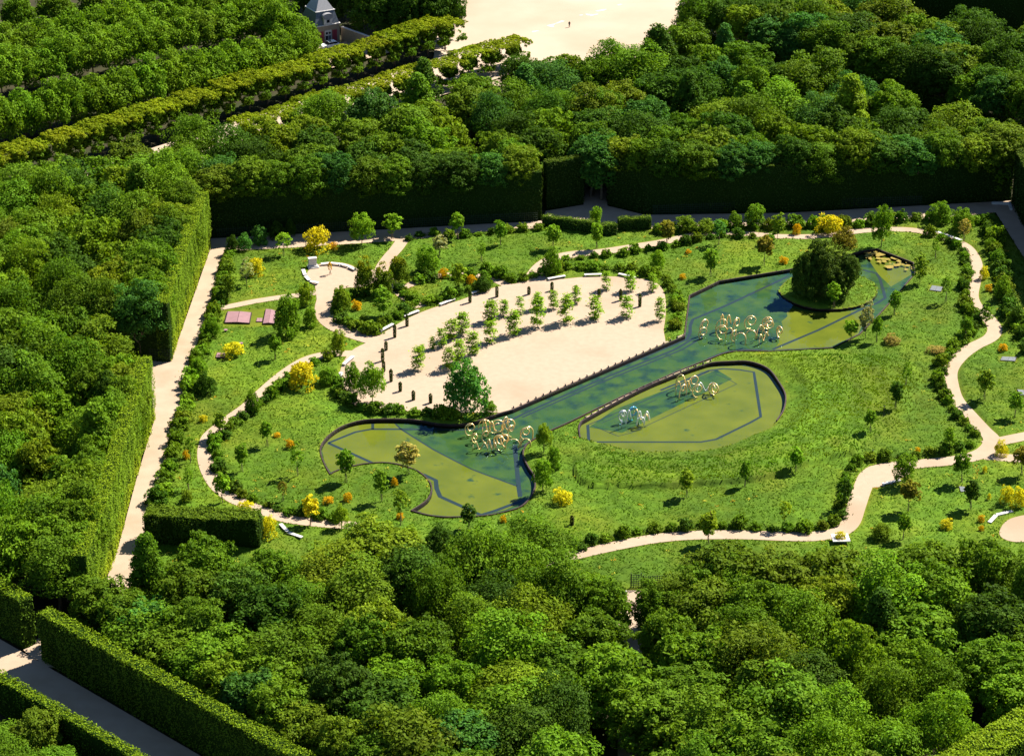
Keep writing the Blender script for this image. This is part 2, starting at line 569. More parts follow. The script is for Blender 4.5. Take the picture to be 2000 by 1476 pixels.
def pool(name, poly, label, strips, extra, rims):
    e = empty(name, (0, 0, 0))
    tag(e, label, 'pond')
    f = flat('pool_floor', poly, ZF, extra[0][1], e)
    for q, m in extra[1:]:
        flat('algae_reflection_floor', GP(q, ZF), ZF + 0.006, m, e)
    for pts, w in strips:
        ribbon('floor_channel', resample(GP(pts, ZF), 3.0), w, ZF + 0.016, STRIP, e)
    for P, z1 in rims:
        bm = bmesh.new()
        wall_along(bm, P, -0.6, z1 + .08, 0.22)
        link('rim', from_bm('rim', bm), e, RIMM)
    return e


def L2(seg): return outline(seg)


strips_p = [([(641, 865), (708, 838), (783, 838), (920, 840), (985, 826), (1040, 800), (1175, 740), (1320, 682), (1352, 662)], 0.55),
            ([(1020, 815), (1171, 748), (1330, 684), (1366, 663), (1376, 648)], 0.4),
            ([(641, 865), (728, 904)], 0.6), ([(728, 822), (728, 838)], 0.5),
            ([(768, 823), (783, 838), (850, 880), (925, 918), (1010, 949)], 0.32),
            ([(826, 926), (854, 939), (852, 966), (903, 989), (943, 1007), (985, 990), (1026, 976)], 0.75),
            ([(1005, 868), (1013, 950), (1016, 970)], 0.75), ([(1005, 880), (1030, 866)], 0.5),
            ([(1175, 731), (1348, 660), (1348, 626), (1420, 596), (1539, 540)], 0.6),
            ([(1383, 700), (1431, 682), (1490, 683)], 0.5),
            ([(1510, 682), (1600, 644), (1680, 605), (1730, 585), (1716, 535), (1685, 527)], 0.6)]
pond = pool('garden_pond', POND, 'large winding pond of three arms joined by a straight canal', strips_p,
            [(None, FLOOR_T), ([(768, 823), (783, 838), (850, 880), (925, 918), (1010, 949), (1013, 960), (1010, 985), (988, 995), (946, 1005), (876, 1008), (836, 1004), (810, 996), (835, 978), (846, 958), (840, 940), (820, 921), (775, 904), (725, 902), (660, 916), (646, 922), (634, 903), (629, 880), (636, 862), (652, 847), (677, 834), (715, 824)], FLOOR_O),
             ([(1548, 603), (1590, 610), (1640, 610), (1700, 602), (1676, 652), (1623, 677), (1512, 683), (1522, 668), (1519, 655), (1530, 640), (1526, 628), (1538, 618), (1536, 608)], FLOOR_O),  # olive of the trees' reflection, painted onto the pool floor
             ([(1690, 498), (1712, 492), (1778, 516), (1782, 535), (1740, 560), (1715, 535)], FLOOR_O),
             ],
            [(L2(seg_bank_n), 0.10), (L2(seg_bank_s), 0.16), (L2(seg_low), 0.16), (L2(seg_pen), 0.10), (L2(seg_west), 0.10), (L2(seg_canal), 0.08)])
strips_b = [([(1148, 830), (1150, 862)], 0.5), ([(1158, 863), (1388, 863), (1486, 815), (1472, 724), (1396, 719), (1290, 762)], 0.5),
            ([(1155, 830), (1213, 854), (1443, 748), (1396, 730)], 0.16), ([(1148, 830), (1283, 772), (1385, 725)], 0.22), ([(1175, 826), (1283, 780)], 0.14)]
basin = pool('garden_basin', BASIN, 'smaller rounded basin of green water sunk in the meadow below the canal', strips_b,
             [(None, FLOOR_O), ([(1150, 834), (1200, 800), (1290, 765), (1400, 722), (1430, 740), (1215, 845)], FLOOR_T)],
             [(L2(seg_b_up), 0.12)])
w1 = tag(flat('pond_water', POND, ZW, WATER), kind='structure')
w2 = tag(flat('basin_water', BASIN, ZW + 0.002, WATER), kind='structure')

# ---- sand: terrace, paths, alleys
PLAZA = smooth(GP([(662, 735), (670, 708), (688, 684), (718, 668), (755, 646), (800, 620), (850, 600), (900, 586), (950, 566), (1000, 555), (1050, 549), (1100, 545), (1160, 540), (1230, 542), (1272, 549), (1292, 562), (1300, 585), (1300, 615), (1296, 645)]), 4)
PLAZA = np.r_[PLAZA, GP([(1300, 668), (1200, 712), (1001, 799), (975, 806), (930, 806), (860, 806), (800, 803), (740, 800), (690, 790), (668, 765)])]
sheets = []


def sand(name, poly, z=0.03, m=SAND):
    o = flat(name, poly, z, m)
    tag(o, kind='structure')
    sheets.append(np.asarray(poly))
    return o


def path(name, px, w, z=0.02, m=SAND, n=5):
    P = resample(smooth(GP(px), n), 1.0)
    o, poly = ribbon(name, P, w, z, m)
    tag(o, kind='structure')
    sheets.append(poly)
    return P


sand('sand_terrace', PLAZA, 0.03)
PATH_W = path('garden_path', [(690, 690), (640, 692), (598, 703), (555, 730), (514, 765), (485, 792), (453, 815), (415, 845), (404, 862), (400, 890), (408, 922), (427, 952), (455, 973), (488, 988), (525, 1001), (562, 1013), (613, 1020), (660, 1024), (700, 1026)], 2.5, 0.020)
path('garden_path', [(788, 466), (775, 485), (758, 505), (745, 530), (765, 555), (791, 578), (822, 600)], 2.6, 0.024)
path('garden_path', [(745, 530), (700, 545), (655, 550), (640, 575), (632, 600), (638, 622), (662, 640), (700, 654), (740, 664), (770, 660)], [3, 8, 6, 3.2, 3.4, 3.8, 4.2, 4.5], 0.028)
sand('sand_round', smooth(GP([(600, 545), (605, 525), (625, 516), (660, 513), (690, 520), (705, 535), (700, 552), (660, 562), (625, 562)]), 5, True), 0.032)
path('garden_path', [(632, 566), (600, 575), (560, 579), (500, 588), (455, 597), (420, 603)], 2.0, 0.016)
path('garden_path', [(790, 560), (850, 540), (900, 536), (945, 540), (975, 550), (1000, 562)], 2.0, 0.012)
PATH_N = path('garden_path', [(1030, 562), (1048, 540), (1062, 520), (1085, 505), (1125, 496), (1175, 492), (1238, 482), (1298, 472), (1350, 460), (1393, 454), (1430, 455), (1475, 458), (1525, 462), (1590, 462), (1625, 458), (1690, 450), (1756, 448), (1800, 452), (1838, 463), (1881, 478), (1901, 500), (1908, 525), (1903, 550), (1898, 578), (1908, 600), (1931, 622), (1943, 642), (1934, 660), (1901, 677), (1873, 698), (1855, 723), (1856, 750), (1866, 780), (1890, 808), (1918, 838), (1938, 860), (1921, 883), (1876, 897), (1801, 905), (1738, 911), (1700, 924), (1684, 955), (1672, 990), (1660, 1022), (1635, 1040), (1588, 1047), (1538, 1047), (1450, 1044), (1350, 1045), (1275, 1052), (1200, 1066), (1125, 1083), (1060, 1100)], [5, 3, 2.4, 2.4, 2.4, 2.4, 2.6, 2.8, 3.0, 3.0, 3.0, 3.0, 2.8, 2.6], 0.018)
sand('sand_bay', smooth(GP([(1690, 915), (1740, 905), (1790, 905), (1775, 925), (1735, 945), (1700, 950)]), 4, True), 0.022)
path('garden_path', [(1925, 868), (1970, 858), (2020, 848)], 2.8, 0.014)
path('garden_path', [(1900, 888), (1960, 893), (2040, 900)], 2.8, 0.010)
sand('sand_round', smooth(GP([(1955, 1030), (1975, 1012), (2020, 1005), (2060, 1020), (2040, 1050), (1985, 1058), (1955, 1048)]), 4, True), 0.022)
LEFT = [(412, 483), (333, 707), (305, 770), (303, 815), (268, 930), (232, 1065), (150, 1290), (20, 1290)]
LEFTR = [(446, 484), (410, 600), (374, 700), (337, 860), (300, 985), (272, 1080), (215, 1320)]
sand('side_alley', np.r_[GP(LEFT), GP(LEFTR[::-1])], 0.004, ALLEY)
sand('side_alley', GP([(336, 706), (306, 812), (-300, 790), (-300, 690)]), 0.0, ALLEY)
sand('rear_alley', GP([(408, 466), (740, 449), (1058, 431), (1066, 412), (1140, 400), (1140, 300), (1184, 300), (1186, 402), (1260, 420), (1535, 416), (1812, 401), (1975, 392), (1995, 420), (2140, 640), (2120, 700), (2010, 520), (1945, 415), (1850, 425), (1720, 432), (1600, 438), (1500, 440), (1300, 445), (1180, 448), (1058, 448), (1000, 446), (900, 458), (780, 470), (600, 482), (446, 490), (405, 490)]), 0.002, ALLEY)
sand('hedge_alley', GP([(-100, 1190), (62, 1283), (400, 1480), (560, 1576), (480, 1640), (310, 1552), (20, 1384), (-100, 1318)]), 0.0, ALLEY)
sand('hedge_alley', GP([(62, 1283), (45, 1268), (90, 1235), (160, 1240), (120, 1310)]), 0.006, ALLEY)
NARROW = path('narrow_path', [(1231, 1152), (1231, 1200), (1231, 1300), (1231, 1500)], 3.4, 0.0, SAND)
o = flat('brown_band', GP([(1210, 1178), (1252, 1178), (1252, 1190), (1210, 1190)]), 0.006, BRICK); tag(o, kind='structure')
flat_sq = sand('sand_square', GP([(840, 150), (1010, 170), (1180, 190), (1420, 110), (1760, -140), (760, -140), (820, 40), (850, 90)]), -0.3, SANDFAR)
sand('avenue', GP([(-200, 440), (0, 385), (440, 243), (660, 175), (900, 100), (1010, 85), (1050, 130), (700, 235), (440, 320), (-200, 520)]), 0.0, SANDFAR)
sand('gravel_yard', GP([(560, 120), (600, 92), (760, 70), (790, 95), (640, 135)]), 0.0, SAND)
for q in ([(1067, 50), (1085, 46), (1096, 40.5), (1103, 41), (1100, 43), (1085, 47), (1080, 51), (1083, 53.5), (1075, 53)], [(1143, 27), (1158, 28.5), (1168, 27), (1168, 28.8), (1155, 31.5), (1146, 30)], [(1162, 21.5), (1178, 18.5), (1186, 18), (1180, 21), (1168, 23)], [(1205, 10), (1212, 8), (1216, 9), (1208, 11.5)], [(1131, 29.5), (1139, 28.8), (1138, 30.6), (1132, 31)], [(1038, 61.5), (1048, 60), (1054, 60.5), (1046, 62.5), (1040, 63.5)]):
    o = flat('puddle', GP(q, -0.29), -0.29, PUDDLE); tag(o, kind='structure')

# ---- lawn: uneven turf, flat beside the sand, open over the ponds
GARDEN = GP([(446, 487), (600, 478), (780, 466), (900, 455), (1000, 444), (1300, 442), (1600, 434), (1850, 420), (1940, 412), (2010, 520), (2140, 720), (2200, 900), (2200, 1240), (1240, 1250), (1216, 1170), (1216, 1250), (240, 1250), (272, 1080), (300, 985), (337, 860), (374, 700), (410, 600)])
TALL = smooth(GP([(1140, 948), (1225, 956), (1325, 955), (1450, 946), (1512, 934), (1570, 915), (1660, 893), (1690, 880), (1760, 830), (1800, 760), (1790, 715), (1700, 695), (1560, 694), (1440, 698), (1510, 715), (1545, 770), (1540, 810), (1500, 848), (1400, 888), (1260, 895), (1150, 874), (1120, 900)]), 4, True)
cell = 0.34
lo, hi = GARDEN.min(0), GARDEN.max(0)
gx = np.arange(lo[0], hi[0] + cell, cell); gy = np.arange(lo[1], hi[1] + cell, cell)
nx, ny = len(gx), len(gy)
XX, YY = np.meshgrid(gx, gy)
PT = np.c_[XX.ravel(), YY.ravel()]
dist = np.full(len(PT), 1e9)
insand = np.zeros(len(PT), bool)
for q in sheets:
    lo2, hi2 = q.min(0), q.max(0)
    if hi2[0] < lo[0] or lo2[0] > hi[0] or hi2[1] < lo[1] or lo2[1] > hi[1]: continue
    dist = np.minimum(dist, edge_dist(PT, q)); insand |= inside(PT, q)
inpond = (inside(PT, POND) & ~inside(PT, ISLE)) | inside(PT, BASIN)
dpond = np.minimum(np.minimum(edge_dist(PT, POND), edge_dist(PT, BASIN)), edge_dist(PT, ISLE))
for q in ([(436, 606), (545, 602), (542, 640), (434, 640)], [(417, 686), (444, 687), (444, 704), (416, 704)], [(1812, 555), (1846, 558), (1842, 574), (1810, 571)], [(1950, 694), (1990, 695), (1988, 710), (1948, 709)], [(1983, 758), (2020, 758), (2020, 776), (1986, 776)], [(1871, 948), (1887, 948), (1889, 963), (1873, 963)]):
    insand |= inside(PT, GP(q))
fade = np.where(insand, 0, np.clip(dist / 0.9, 0, 1)) * np.clip(dpond / 0.8, 0.15, 1)
intall = inside(PT, TALL)
FRONT = smooth(GP([(1140, 948), (1225, 956), (1325, 955), (1450, 946), (1512, 934), (1570, 915), (1660, 893)]), 4)
BACKL = smooth(GP([(1690, 880), (1760, 830), (1800, 760), (1790, 715), (1700, 695), (1560, 694), (1440, 698), (1510, 715), (1545, 770), (1540, 810), (1500, 848), (1400, 888), (1260, 895), (1150, 874), (1110, 905)]), 4)
tall_f = np.where(intall, np.clip(edge_dist(PT, FRONT, False) / 0.3, 0, 1) * np.clip(edge_dist(PT, BACKL, False) / 2.8, 0, 1), 0) * np.clip(dpond / 1.5, 0.1, 1)


def turf_h(x, y):
    a = vnoise(x * 0.62, y * 0.5, 1) * 0.75 + vnoise(x * 1.35, y * 1.0, 2) * 0.6 + vnoise(x * 0.16, y * 0.16, 3) * 0.5
    return a


hz = ZL + fade * (0.36 * turf_h(PT[:, 0], PT[:, 1]) - 0.06) + tall_f * (0.70 + 0.25 * vnoise(PT[:, 0] * 0.45, PT[:, 1] * 1.3, 9))
ingar = inside(PT, GARDEN)
cx = 0.5 * (PT[:, 0].reshape(ny, nx)[:-1, :-1] + PT[:, 0].reshape(ny, nx)[1:, 1:]).ravel()
cy = 0.5 * (PT[:, 1].reshape(ny, nx)[:-1, :-1] + PT[:, 1].reshape(ny, nx)[1:, 1:]).ravel()
CC = np.c_[cx, cy]
ok = inside(CC, GARDEN) & ~((inside(CC, POND) & ~inside(CC, ISLE)) | inside(CC, BASIN))
idx = np.arange(nx * ny).reshape(ny, nx)
Q = np.stack([idx[:-1, :-1].ravel(), idx[:-1, 1:].ravel(), idx[1:, 1:].ravel(), idx[1:, :-1].ravel()], 1)[ok]
used = np.unique(Q)
remap = np.full(nx * ny, -1); remap[used] = np.arange(len(used))
me = bpy.data.meshes.new('lawn')
me.vertices.add(len(used)); me.loops.add(len(Q) * 4); me.polygons.add(len(Q))
me.vertices.foreach_set('co', np.c_[PT[used], hz[used]].astype(np.float32).ravel())
me.loops.foreach_set('vertex_index', remap[Q].astype(np.int32).ravel())
me.polygons.foreach_set('loop_start', np.arange(0, len(Q) * 4, 4, dtype=np.int32))
me.polygons.foreach_set('loop_total', np.full(len(Q), 4, np.int32))
me.update(calc_edges=True)
me.polygons.foreach_set('use_smooth', [True] * len(Q))
dbas = edge_dist(PT[used], BASIN, True, 40)
xu, yu = PT[used][:, 0], PT[used][:, 1]
dry = np.clip((vnoise(xu * .11, yu * .13, 51) - .5) * 2.2, 0, 1) * .8 + np.clip((vnoise(xu * .5, yu * .6, 52) - .55) * 2, 0, 1) * .5
band = 1 + .13 * np.sin(np.minimum(dbas, 60) * 1.25 + 2 * vnoise(xu * .1, yu * .1, 53)) * intall[used]
lush = (.80 + .40 * vnoise(xu * .06, yu * .07, 54)) * band * (.86 + .28 * vnoise(xu * .9, yu * .9, 55))
worn = np.clip(1 - fade[used] / .7, 0, 1) * .6
at = me.attributes.new('tint', 'FLOAT_COLOR', 'POINT')
at.data.foreach_set('color', np.c_[lush * (1 + .45 * dry + worn * .7), lush * (1 + .10 * dry + worn * .1), lush * (1 - .1 * dry), np.ones(len(used))].astype(np.float32).ravel())
lawn = link('lawn', me, None, TURF); tag(lawn, kind='structure')
isl = flat('island_bank', ISLE, -0.02, RIMM, None, -0.6)
tag(isl, 'round grassy island with dark brown bank in the upper arm of the pond', 'island')


def lawn_z(x, y):
    i, j = int((x - gx[0]) / cell), int((y - gy[0]) / cell)
    if 0 <= i < nx and 0 <= j < ny: return float(hz[j * nx + i])
    return 0.0


# grass tufts
rng = np.random.default_rng(11)
n_t = 150000
tx = rng.uniform(lo[0], hi[0], n_t * 2); ty = rng.uniform(lo[1], hi[1], n_t * 2)
ii = ((tx - gx[0]) / cell).astype(int).clip(0, nx - 1); jj = ((ty - gy[0]) / cell).astype(int).clip(0, ny - 1)
k_ = jj * nx + ii
sel = ingar[k_] & ~inpond[k_] & ~insand[k_] & (fade[k_] > 0.12)
dens = 0.45 + 0.55 * vnoise(tx * 0.35, ty * 0.35, 5)
sel &= (rng.random(len(tx)) < dens)
tx, ty, k_ = tx[sel], ty[sel], k_[sel]
tz = hz[k_]
n = len(tx)
tallv = tall_f[k_]
h = (0.05 + 0.09 * rng.random(n)) * (1 + 0.9 * tallv) * np.clip(fade[k_] + 0.3, 0, 1)
w = 0.06 + 0.09 * rng.random(n)
TV = []
TT = []
patch = vnoise(tx * 0.12, ty * 0.12, 21)
base_b = (0.9 + 0.2 * rng.random(n)) * (0.78 + 0.44 * vnoise(tx * .07 + 3, ty * .09, 41)) * (1 + 0.35 * tallv)
for q in range(2):
    a = rng.uniform(0, math.pi * 2, n)
    dx, dy = np.cos(a) * w, np.sin(a) * w
    lx, ly = rng.normal(size=n) * 0.14, rng.normal(size=n) * 0.14
    p0 = np.c_[tx - dx, ty - dy, tz - 0.06]; p1 = np.c_[tx + dx, ty + dy, tz - 0.06]
    p2 = np.c_[tx + lx + dx * .35, ty + ly + dy * .35, tz + h]; p3 = np.c_[tx + lx - dx * .5, ty + ly - dy * .5, tz + h * .8]
    TV.append(np.stack([p0, p1, p2, p3], 1))
    yl = np.clip((patch - 0.45) * 1.6, 0, 1) * 0.7 + rng.random(n) * 0.25
    TT.append(np.c_[base_b * (0.85 + yl * 0.9), base_b * (1 + yl * 0.25), base_b * (0.9 - 0.3 * yl)])
gme = mesh_polys('grass', np.concatenate(TV), 4, np.concatenate(TT))
gr = link('grass', gme, None, GRASS, (0.055, 0.110, 0.0055))
tag(gr, kind='stuff', label='rough green grass of lawns and meadow', cat='grass')

# small wild flowers in the lawn
n = 520
fx = rng.uniform(lo[0], hi[0], n * 3); fy = rng.uniform(lo[1], hi[1], n * 3)
ii = ((fx - gx[0]) / cell).astype(int).clip(0, nx - 1); jj = ((fy - gy[0]) / cell).astype(int).clip(0, ny - 1)
k_ = jj * nx + ii
sel = ingar[k_] & ~inpond[k_] & ~insand[k_] & ~intall[k_] & (fade[k_] > 0.6) & (vnoise(fx * .15, fy * .15, 8) > 0.5)
fx, fy, fz = fx[sel][:n], fy[sel][:n], hz[k_][sel][:n]
per = 9
cc = np.repeat(np.c_[fx, fy, fz + 0.18], per, 0) + rng.normal(size=(len(fx) * per, 3)) * np.array([0.22, 0.22, 0.08])
colr = np.repeat(np.where(rng.random((len(fx), 1)) < 0.7, np.array([[0.9, 0.85, 0.12]]), np.array([[1.0, 0.55, 0.05]])), per, 0)
fme = mesh_polys('wildflowers', leaf_quads(cc, unit(rng.normal(size=cc.shape) * .5 + np.array([0, 0, 1])), np.full(len(cc), 0.20), rng), 4, colr)
fo = link('wildflowers', fme, None, PETAL, (0.45, 0.42, 0.3)); tag(fo, kind='stuff', label='scattered yellow and orange wild flowers in the lawns', cat='flowers')

# lily pads
rngl = random.Random(5)
bm = bmesh.new()
for i in range(75):
    px = rngl.uniform(1690, 1786); py = rngl.gauss(0, 4) + 497 + (px - 1700) * 0.22 + rngl.uniform(0, 12) * (px > 1715)
    c = G(px, py, ZW)
    if not inside(np.array([[c[0], c[1]]]), POND)[0]: continue
    r = rngl.uniform(.15, .55) * (1.8 if rngl.random() < .12 else 1)
    vs = [bm.verts.new((c[0] + math.cos(a) * r * rngl.uniform(.75, 1.1), c[1] + math.sin(a) * r * rngl.uniform(.75, 1.1), ZW + 0.02 + i * 0.0004)) for a in [2 * math.pi * k / 11 for k in range(11)]]
    bm.faces.new(vs)
lm = from_bm('water_lilies', bm)
for p in lm.polygons:
    if p.normal.z < 0: p.flip()
lo_ = link('water_lilies', lm, None, LILY); tag(lo_, kind='stuff', label='golden floating water plants in the far corner of the pond', cat='water plants')

# ================================================================== PLANT PROTOTYPES
CR_DOME = [crown_mesh('crown_dome', s, 5.0, 9.0, 125, 60, 0.39, (0.65, 1.25), low=-0.6) for s in (1, 2, 3, 4, 5)]
CR_FEATH = [crown_mesh('crown_feather', s, 5.0, 8.5, 75, 100, 0.30, (1.1, 1.9), low=-0.55, tintv=0.2) for s in (11, 12)]
CR_LUMP = [crown_mesh('crown_lump', s, 5.0, 9.5, 48, 150, 0.38, (1.4, 2.3), low=-0.5) for s in (21, 22)]
CR_CONE = [crown_mesh('crown_cone', s, 4.2, 11.0, 85, 62, 0.42, (0.8, 1.3), shape='cone', low=-0.4) for s in (31,)]
CR_CLIP = [crown_mesh('crown_clipped', s, 3.1, 5.2, 120, 40, 0.34, (0.4, 0.65), shape='clipped', low=-1.1, gold=0.82) for s in (41, 42)]
CR_ROUND = [crown_mesh('crown_round', s, 4.2, 6.6, 55, 95, 0.38, (1.0, 1.6), low=-0.75, tintv=0.22) for s in (51, 52)]
CR_YOUNG = [crown_mesh('crown_young', s, 1.0, 2.4, 34, 30, 0.24, (0.22, 0.40), low=-0.9, inner=0.08) for s in (61, 62, 63)]
CR_LOOSE = [crown_mesh('crown_loose', s, 1.0, 2.6, 30, 24, 0.20, (0.20, 0.42), low=-0.9, inner=0.02) for s in (64, 65)]
CR_SLIM = [crown_mesh('crown_slim', s, 1.0, 4.2, 34, 24, 0.24, (0.22, 0.40), low=-0.95, inner=0.08) for s in (66, 67)]
CR_BUSH = [crown_mesh('crown_bush', s, 1.0, 1.5, 26, 26, 0.24, (0.24, 0.42), low=-0.25) for s in (71, 72, 73)]
CR_BIG = [crown_mesh('crown_big', s, 3.0, 5.5, 70, 50, 0.30, (0.5, 1.0), low=-0.6) for s in (74, 75)]
CR_TIP = [crown_mesh('crown_tipped', s, 3.0, 5.5, 70, 50, 0.30, (0.5, 1.0), low=-0.6, gold=0.72) for s in (78, 79)]
CR_SPIKY = [crown_mesh('crown_spiky', s, 1.4, 2.0, 34, 36, 0.17, (0.28, 0.5), low=-0.2, tintv=0.15, yellow=0.0) for s in (76, 77)]


def tiered(name, seed):
    """young tree of flat leaf tiers"""
    rng = np.random.default_rng(seed)
    Cs, Ns = [], []
    for k in range(8):
        z = 0.5 + 3.0 * k / 7 + rng.normal() * .08
        r = (0.85 - 0.55 * abs(k / 7 - 0.35)) * rng.uniform(.7, 1.15)
        for b in range(5):
            a = rng.uniform(0, 2 * math.pi)
            c = np.array([math.cos(a) * r * .6, math.sin(a) * r * .6, z + rng.normal() * .08])
            m = 19
            Cs.append(c + rng.normal(size=(m, 3)) * np.array([.22, .22, .07]))
            Ns.append(unit(rng.normal(size=(m, 3)) * .4 + np.array([math.cos(a) * .3, math.sin(a) * .3, 1])))
    C, N = np.concatenate(Cs), np.concatenate(Ns)
    b = np.clip(1 + rng.normal(size=len(C)) * .25, .5, 1.7)
    me = mesh_polys(name, leaf_quads(C, N, np.full(len(C), 0.26), rng, 0.5), 4, np.c_[b, b, b])
    me.materials.append(LEAF)
    return me


CR_TIER = [tiered('crown_tiered', s) for s in (81, 82, 83)]


def cypress_mesh(name, seed):
    rng = np.random.default_rng(seed)
    m = 420
    a = rng.uniform(0, 2 * math.pi, m); z = rng.uniform(0.02, 2.5, m)
    r = 0.30 * np.minimum(1, np.minimum((2.62 - z) / .5, .75 + z * .4)) ** .7
    C = np.c_[np.cos(a) * r, np.sin(a) * r, z]
    N = unit(np.c_[np.cos(a), np.sin(a), np.full(m, .4)] + rng.normal(size=(m, 3)) * .35)
    b = np.clip(1 + rng.normal(size=m) * .3, .4, 1.8)
    me = mesh_polys(name, leaf_quads(C, N, np.full(m, .22), rng), 4, np.c_[b, b, b])
    me.materials.append(LEAF)
    return me


CYP = [cypress_mesh('cypress_foliage', s) for s in (91, 92)]
TK_BIG = [trunk_mesh('trunk_big', s, 6.0, .32, .2, 6, 2.6) for s in (1, 2, 3)]
TK_AV = [trunk_mesh('trunk_avenue', s, 4.2, .2, .14, 5, 1.5) for s in (4, 5)]
TK_Y = [trunk_mesh('trunk_young', s, 1.6, .055, .04, 3, .35) for s in (6, 7)]
TK_STEM = [trunk_mesh('stem', s, 0.5, .05, .03, 4, .4) for s in (8,)]
bm = bmesh.new(); tube(bm, [(0.34, 0, -0.2), (0.06, 0, 1.0)], .035, 5); STK = from_bm('stake', bm)

COLS = {  # base colours and the word for them
    'mid': (0.080, 0.152, 0.0080), 'light': (0.104, 0.190, 0.0090), 'dark': (0.044, 0.094, 0.0080), 'olive': (0.090, 0.140, 0.0080),
    'bronze': (0.115, 0.105, 0.010), 'yellow': (0.52, 0.46, 0.014), 'orange': (0.54, 0.32, 0.006), 'pale': (0.150, 0.262, 0.010),
    'bluish': (0.048, 0.128, 0.0180), 'lime': (0.122, 0.184, 0.0085), 'straw': (0.25, 0.20, 0.045), 'cream': (0.18, 0.19, 0.065)}
WORD = {'mid': 'mid green', 'light': 'light green', 'dark': 'dark green', 'olive': 'olive green', 'bluish': 'bluish green', 'lime': 'yellow-green', 'pale': 'pale green', 'bronze': 'bronze'}
rp = random.Random(3)


def jit(c, a=0.12):
    f = 1 + rp.uniform(-a, a)
    return tuple(max(0.002, v * f * (1 + rp.uniform(-a, a) * .4)) for v in c)


def plant(name, loc, crown, trunk, csc, cz, tsc, col, label, cat, group=None, rz=None, stakes=0):
    e = empty(name, loc, rp.uniform(0, 6.28) if rz is None else rz)
    tag(e, label, cat, group)
    c = link('crown', crown, e, None, col)
    c.scale = (csc[0] * rp.uniform(.9, 1.12), csc[1] * rp.uniform(.9, 1.12), csc[2]); c.location = (0, 0, cz)
    if trunk is not None:
        t = link('trunk' if cat != 'bush' and cat != 'shrub' else 'stem', trunk, e, BARK)
        t.scale = tsc
    for k in range(stakes):
        s = link('stake', STK, e, STAKE); s.rotation_euler = (0, 0, k * 2.4); s.scale = (1, 1, tsc[2])
    return e


# ================================================================== WOODS
ORD = ['', 'first', 'second', 'third', 'fourth', 'fifth', 'sixth', 'seventh', 'eighth', 'ninth', 'tenth', 'eleventh', 'twelfth', 'thirteenth', 'fourteenth', 'fifteenth', 'sixteenth', 'seventeenth', 'eighteenth', 'nineteenth', 'twentieth', 'twenty-first', 'twenty-second', 'twenty-third', 'twenty-fourth', 'twenty-fifth', 'twenty-sixth']


NUM = ['', 'one', 'two', 'three', 'four', 'five', 'six', 'seven', 'eight', 'nine', 'ten', 'eleven', 'twelve', 'thirteen', 'fourteen', 'fifteen', 'sixteen', 'seventeen', 'eighteen', 'nineteen', 'twenty']


def wood(poly_px, spacing, hrange, rrange, place, first, cols, seed, forms, group, margin=70, single=None):
    """trees in loose rows over the outline; row one is the nearest to the camera"""
    P = GP(poly_px)
    r_ = random.Random(seed)
    y = P[:, 1].min() + spacing * 0.3
    row = 0
    total = 0
    while y < P[:, 1].max():
        pts = []
        x = P[:, 0].min() + (row % 2) * spacing * 0.5
        while x < P[:, 0].max():
            q = (x + r_.uniform(-.28, .28) * spacing, y + r_.uniform(-.28, .28) * spacing)
            if inside(np.array([q]), P)[0]:
                Hh = r_.uniform(*hrange)
                v1 = inview((q[0], q[1], Hh), margin)[0]
                v2 = inview((q[0], q[1], Hh * .5), margin)[0]
                if v1 or v2: pts.append((q, Hh))
            x += spacing
        if pts:
            row += 1
            for k, (q, Hh) in enumerate(sorted(pts), 1):
                form = r_.choices([f[0] for f in forms], [f[1] for f in forms])[0]
                ck = r_.choices([c[0] for c in cols], [c[1] for c in cols])[0]
                R = r_.uniform(*rrange)
                protos = {'rounded': CR_DOME, 'feathery': CR_FEATH, 'lumpy': CR_LUMP, 'pointed': CR_CONE, 'bushy': CR_ROUND}[form]
                pr = r_.choice(protos)
                pR, pH = {'rounded': (5, 9), 'feathery': (5, 8.5), 'lumpy': (5, 9.5), 'pointed': (4.2, 11), 'bushy': (4.2, 6.6)}[form]
                if form == 'pointed': R *= .75; Hh *= 1.08
                cb = max(1.5, Hh * 0.20)
                lab = f'{form} {WORD[ck]} tree, {place}, row {NUM[row]}, {ORD[min(k, 26)]} from left'
                plant('woodland_tree', (q[0], q[1], -0.6), pr, r_.choice(TK_BIG), (R / pR, R / pR * r_.uniform(.9, 1.1), (Hh - cb) / pH), cb, (R / 5, R / 5, Hh / 13.0), jit(COLS[ck], .18), lab, 'tree', group)
                total += 1
        y += spacing * 0.86
    return total


CL = [('mid', 6), ('light', 3.5), ('olive', 1.2), ('dark', 1), ('lime', 1.5), ('bluish', .5)]
FL = [('rounded', 5), ('feathery', 5), ('lumpy', 1.6), ('pointed', .4)]
CF = [('mid', 6), ('olive', 1.6), ('light', 2.6), ('dark', 1.3), ('bluish', .7), ('lime', 1.4)]
CB = [('mid', 5), ('dark', 4), ('olive', 2), ('bluish', 2.5), ('lime', 1.5), ('light', 1)]
FM = [('rounded', 6), ('feathery', 3.4), ('lumpy', 1.8), ('pointed', .7)]
tot = 0
tot += wood([(300, 1172), (540, 1152), (650, 1140), (1000, 1132), (1060, 1165), (1130, 1192), (1178, 1212), (1182, 1290), (1199, 1310), (1200, 1640), (850, 1640), (560, 1480), (400, 1385), (215, 1280), (225, 1225)], 9.3, (10.5, 13.5), (4.8, 7.0), 'front wood left of narrow path', 'up', CF, 1, FM, 'trees of the front wood')
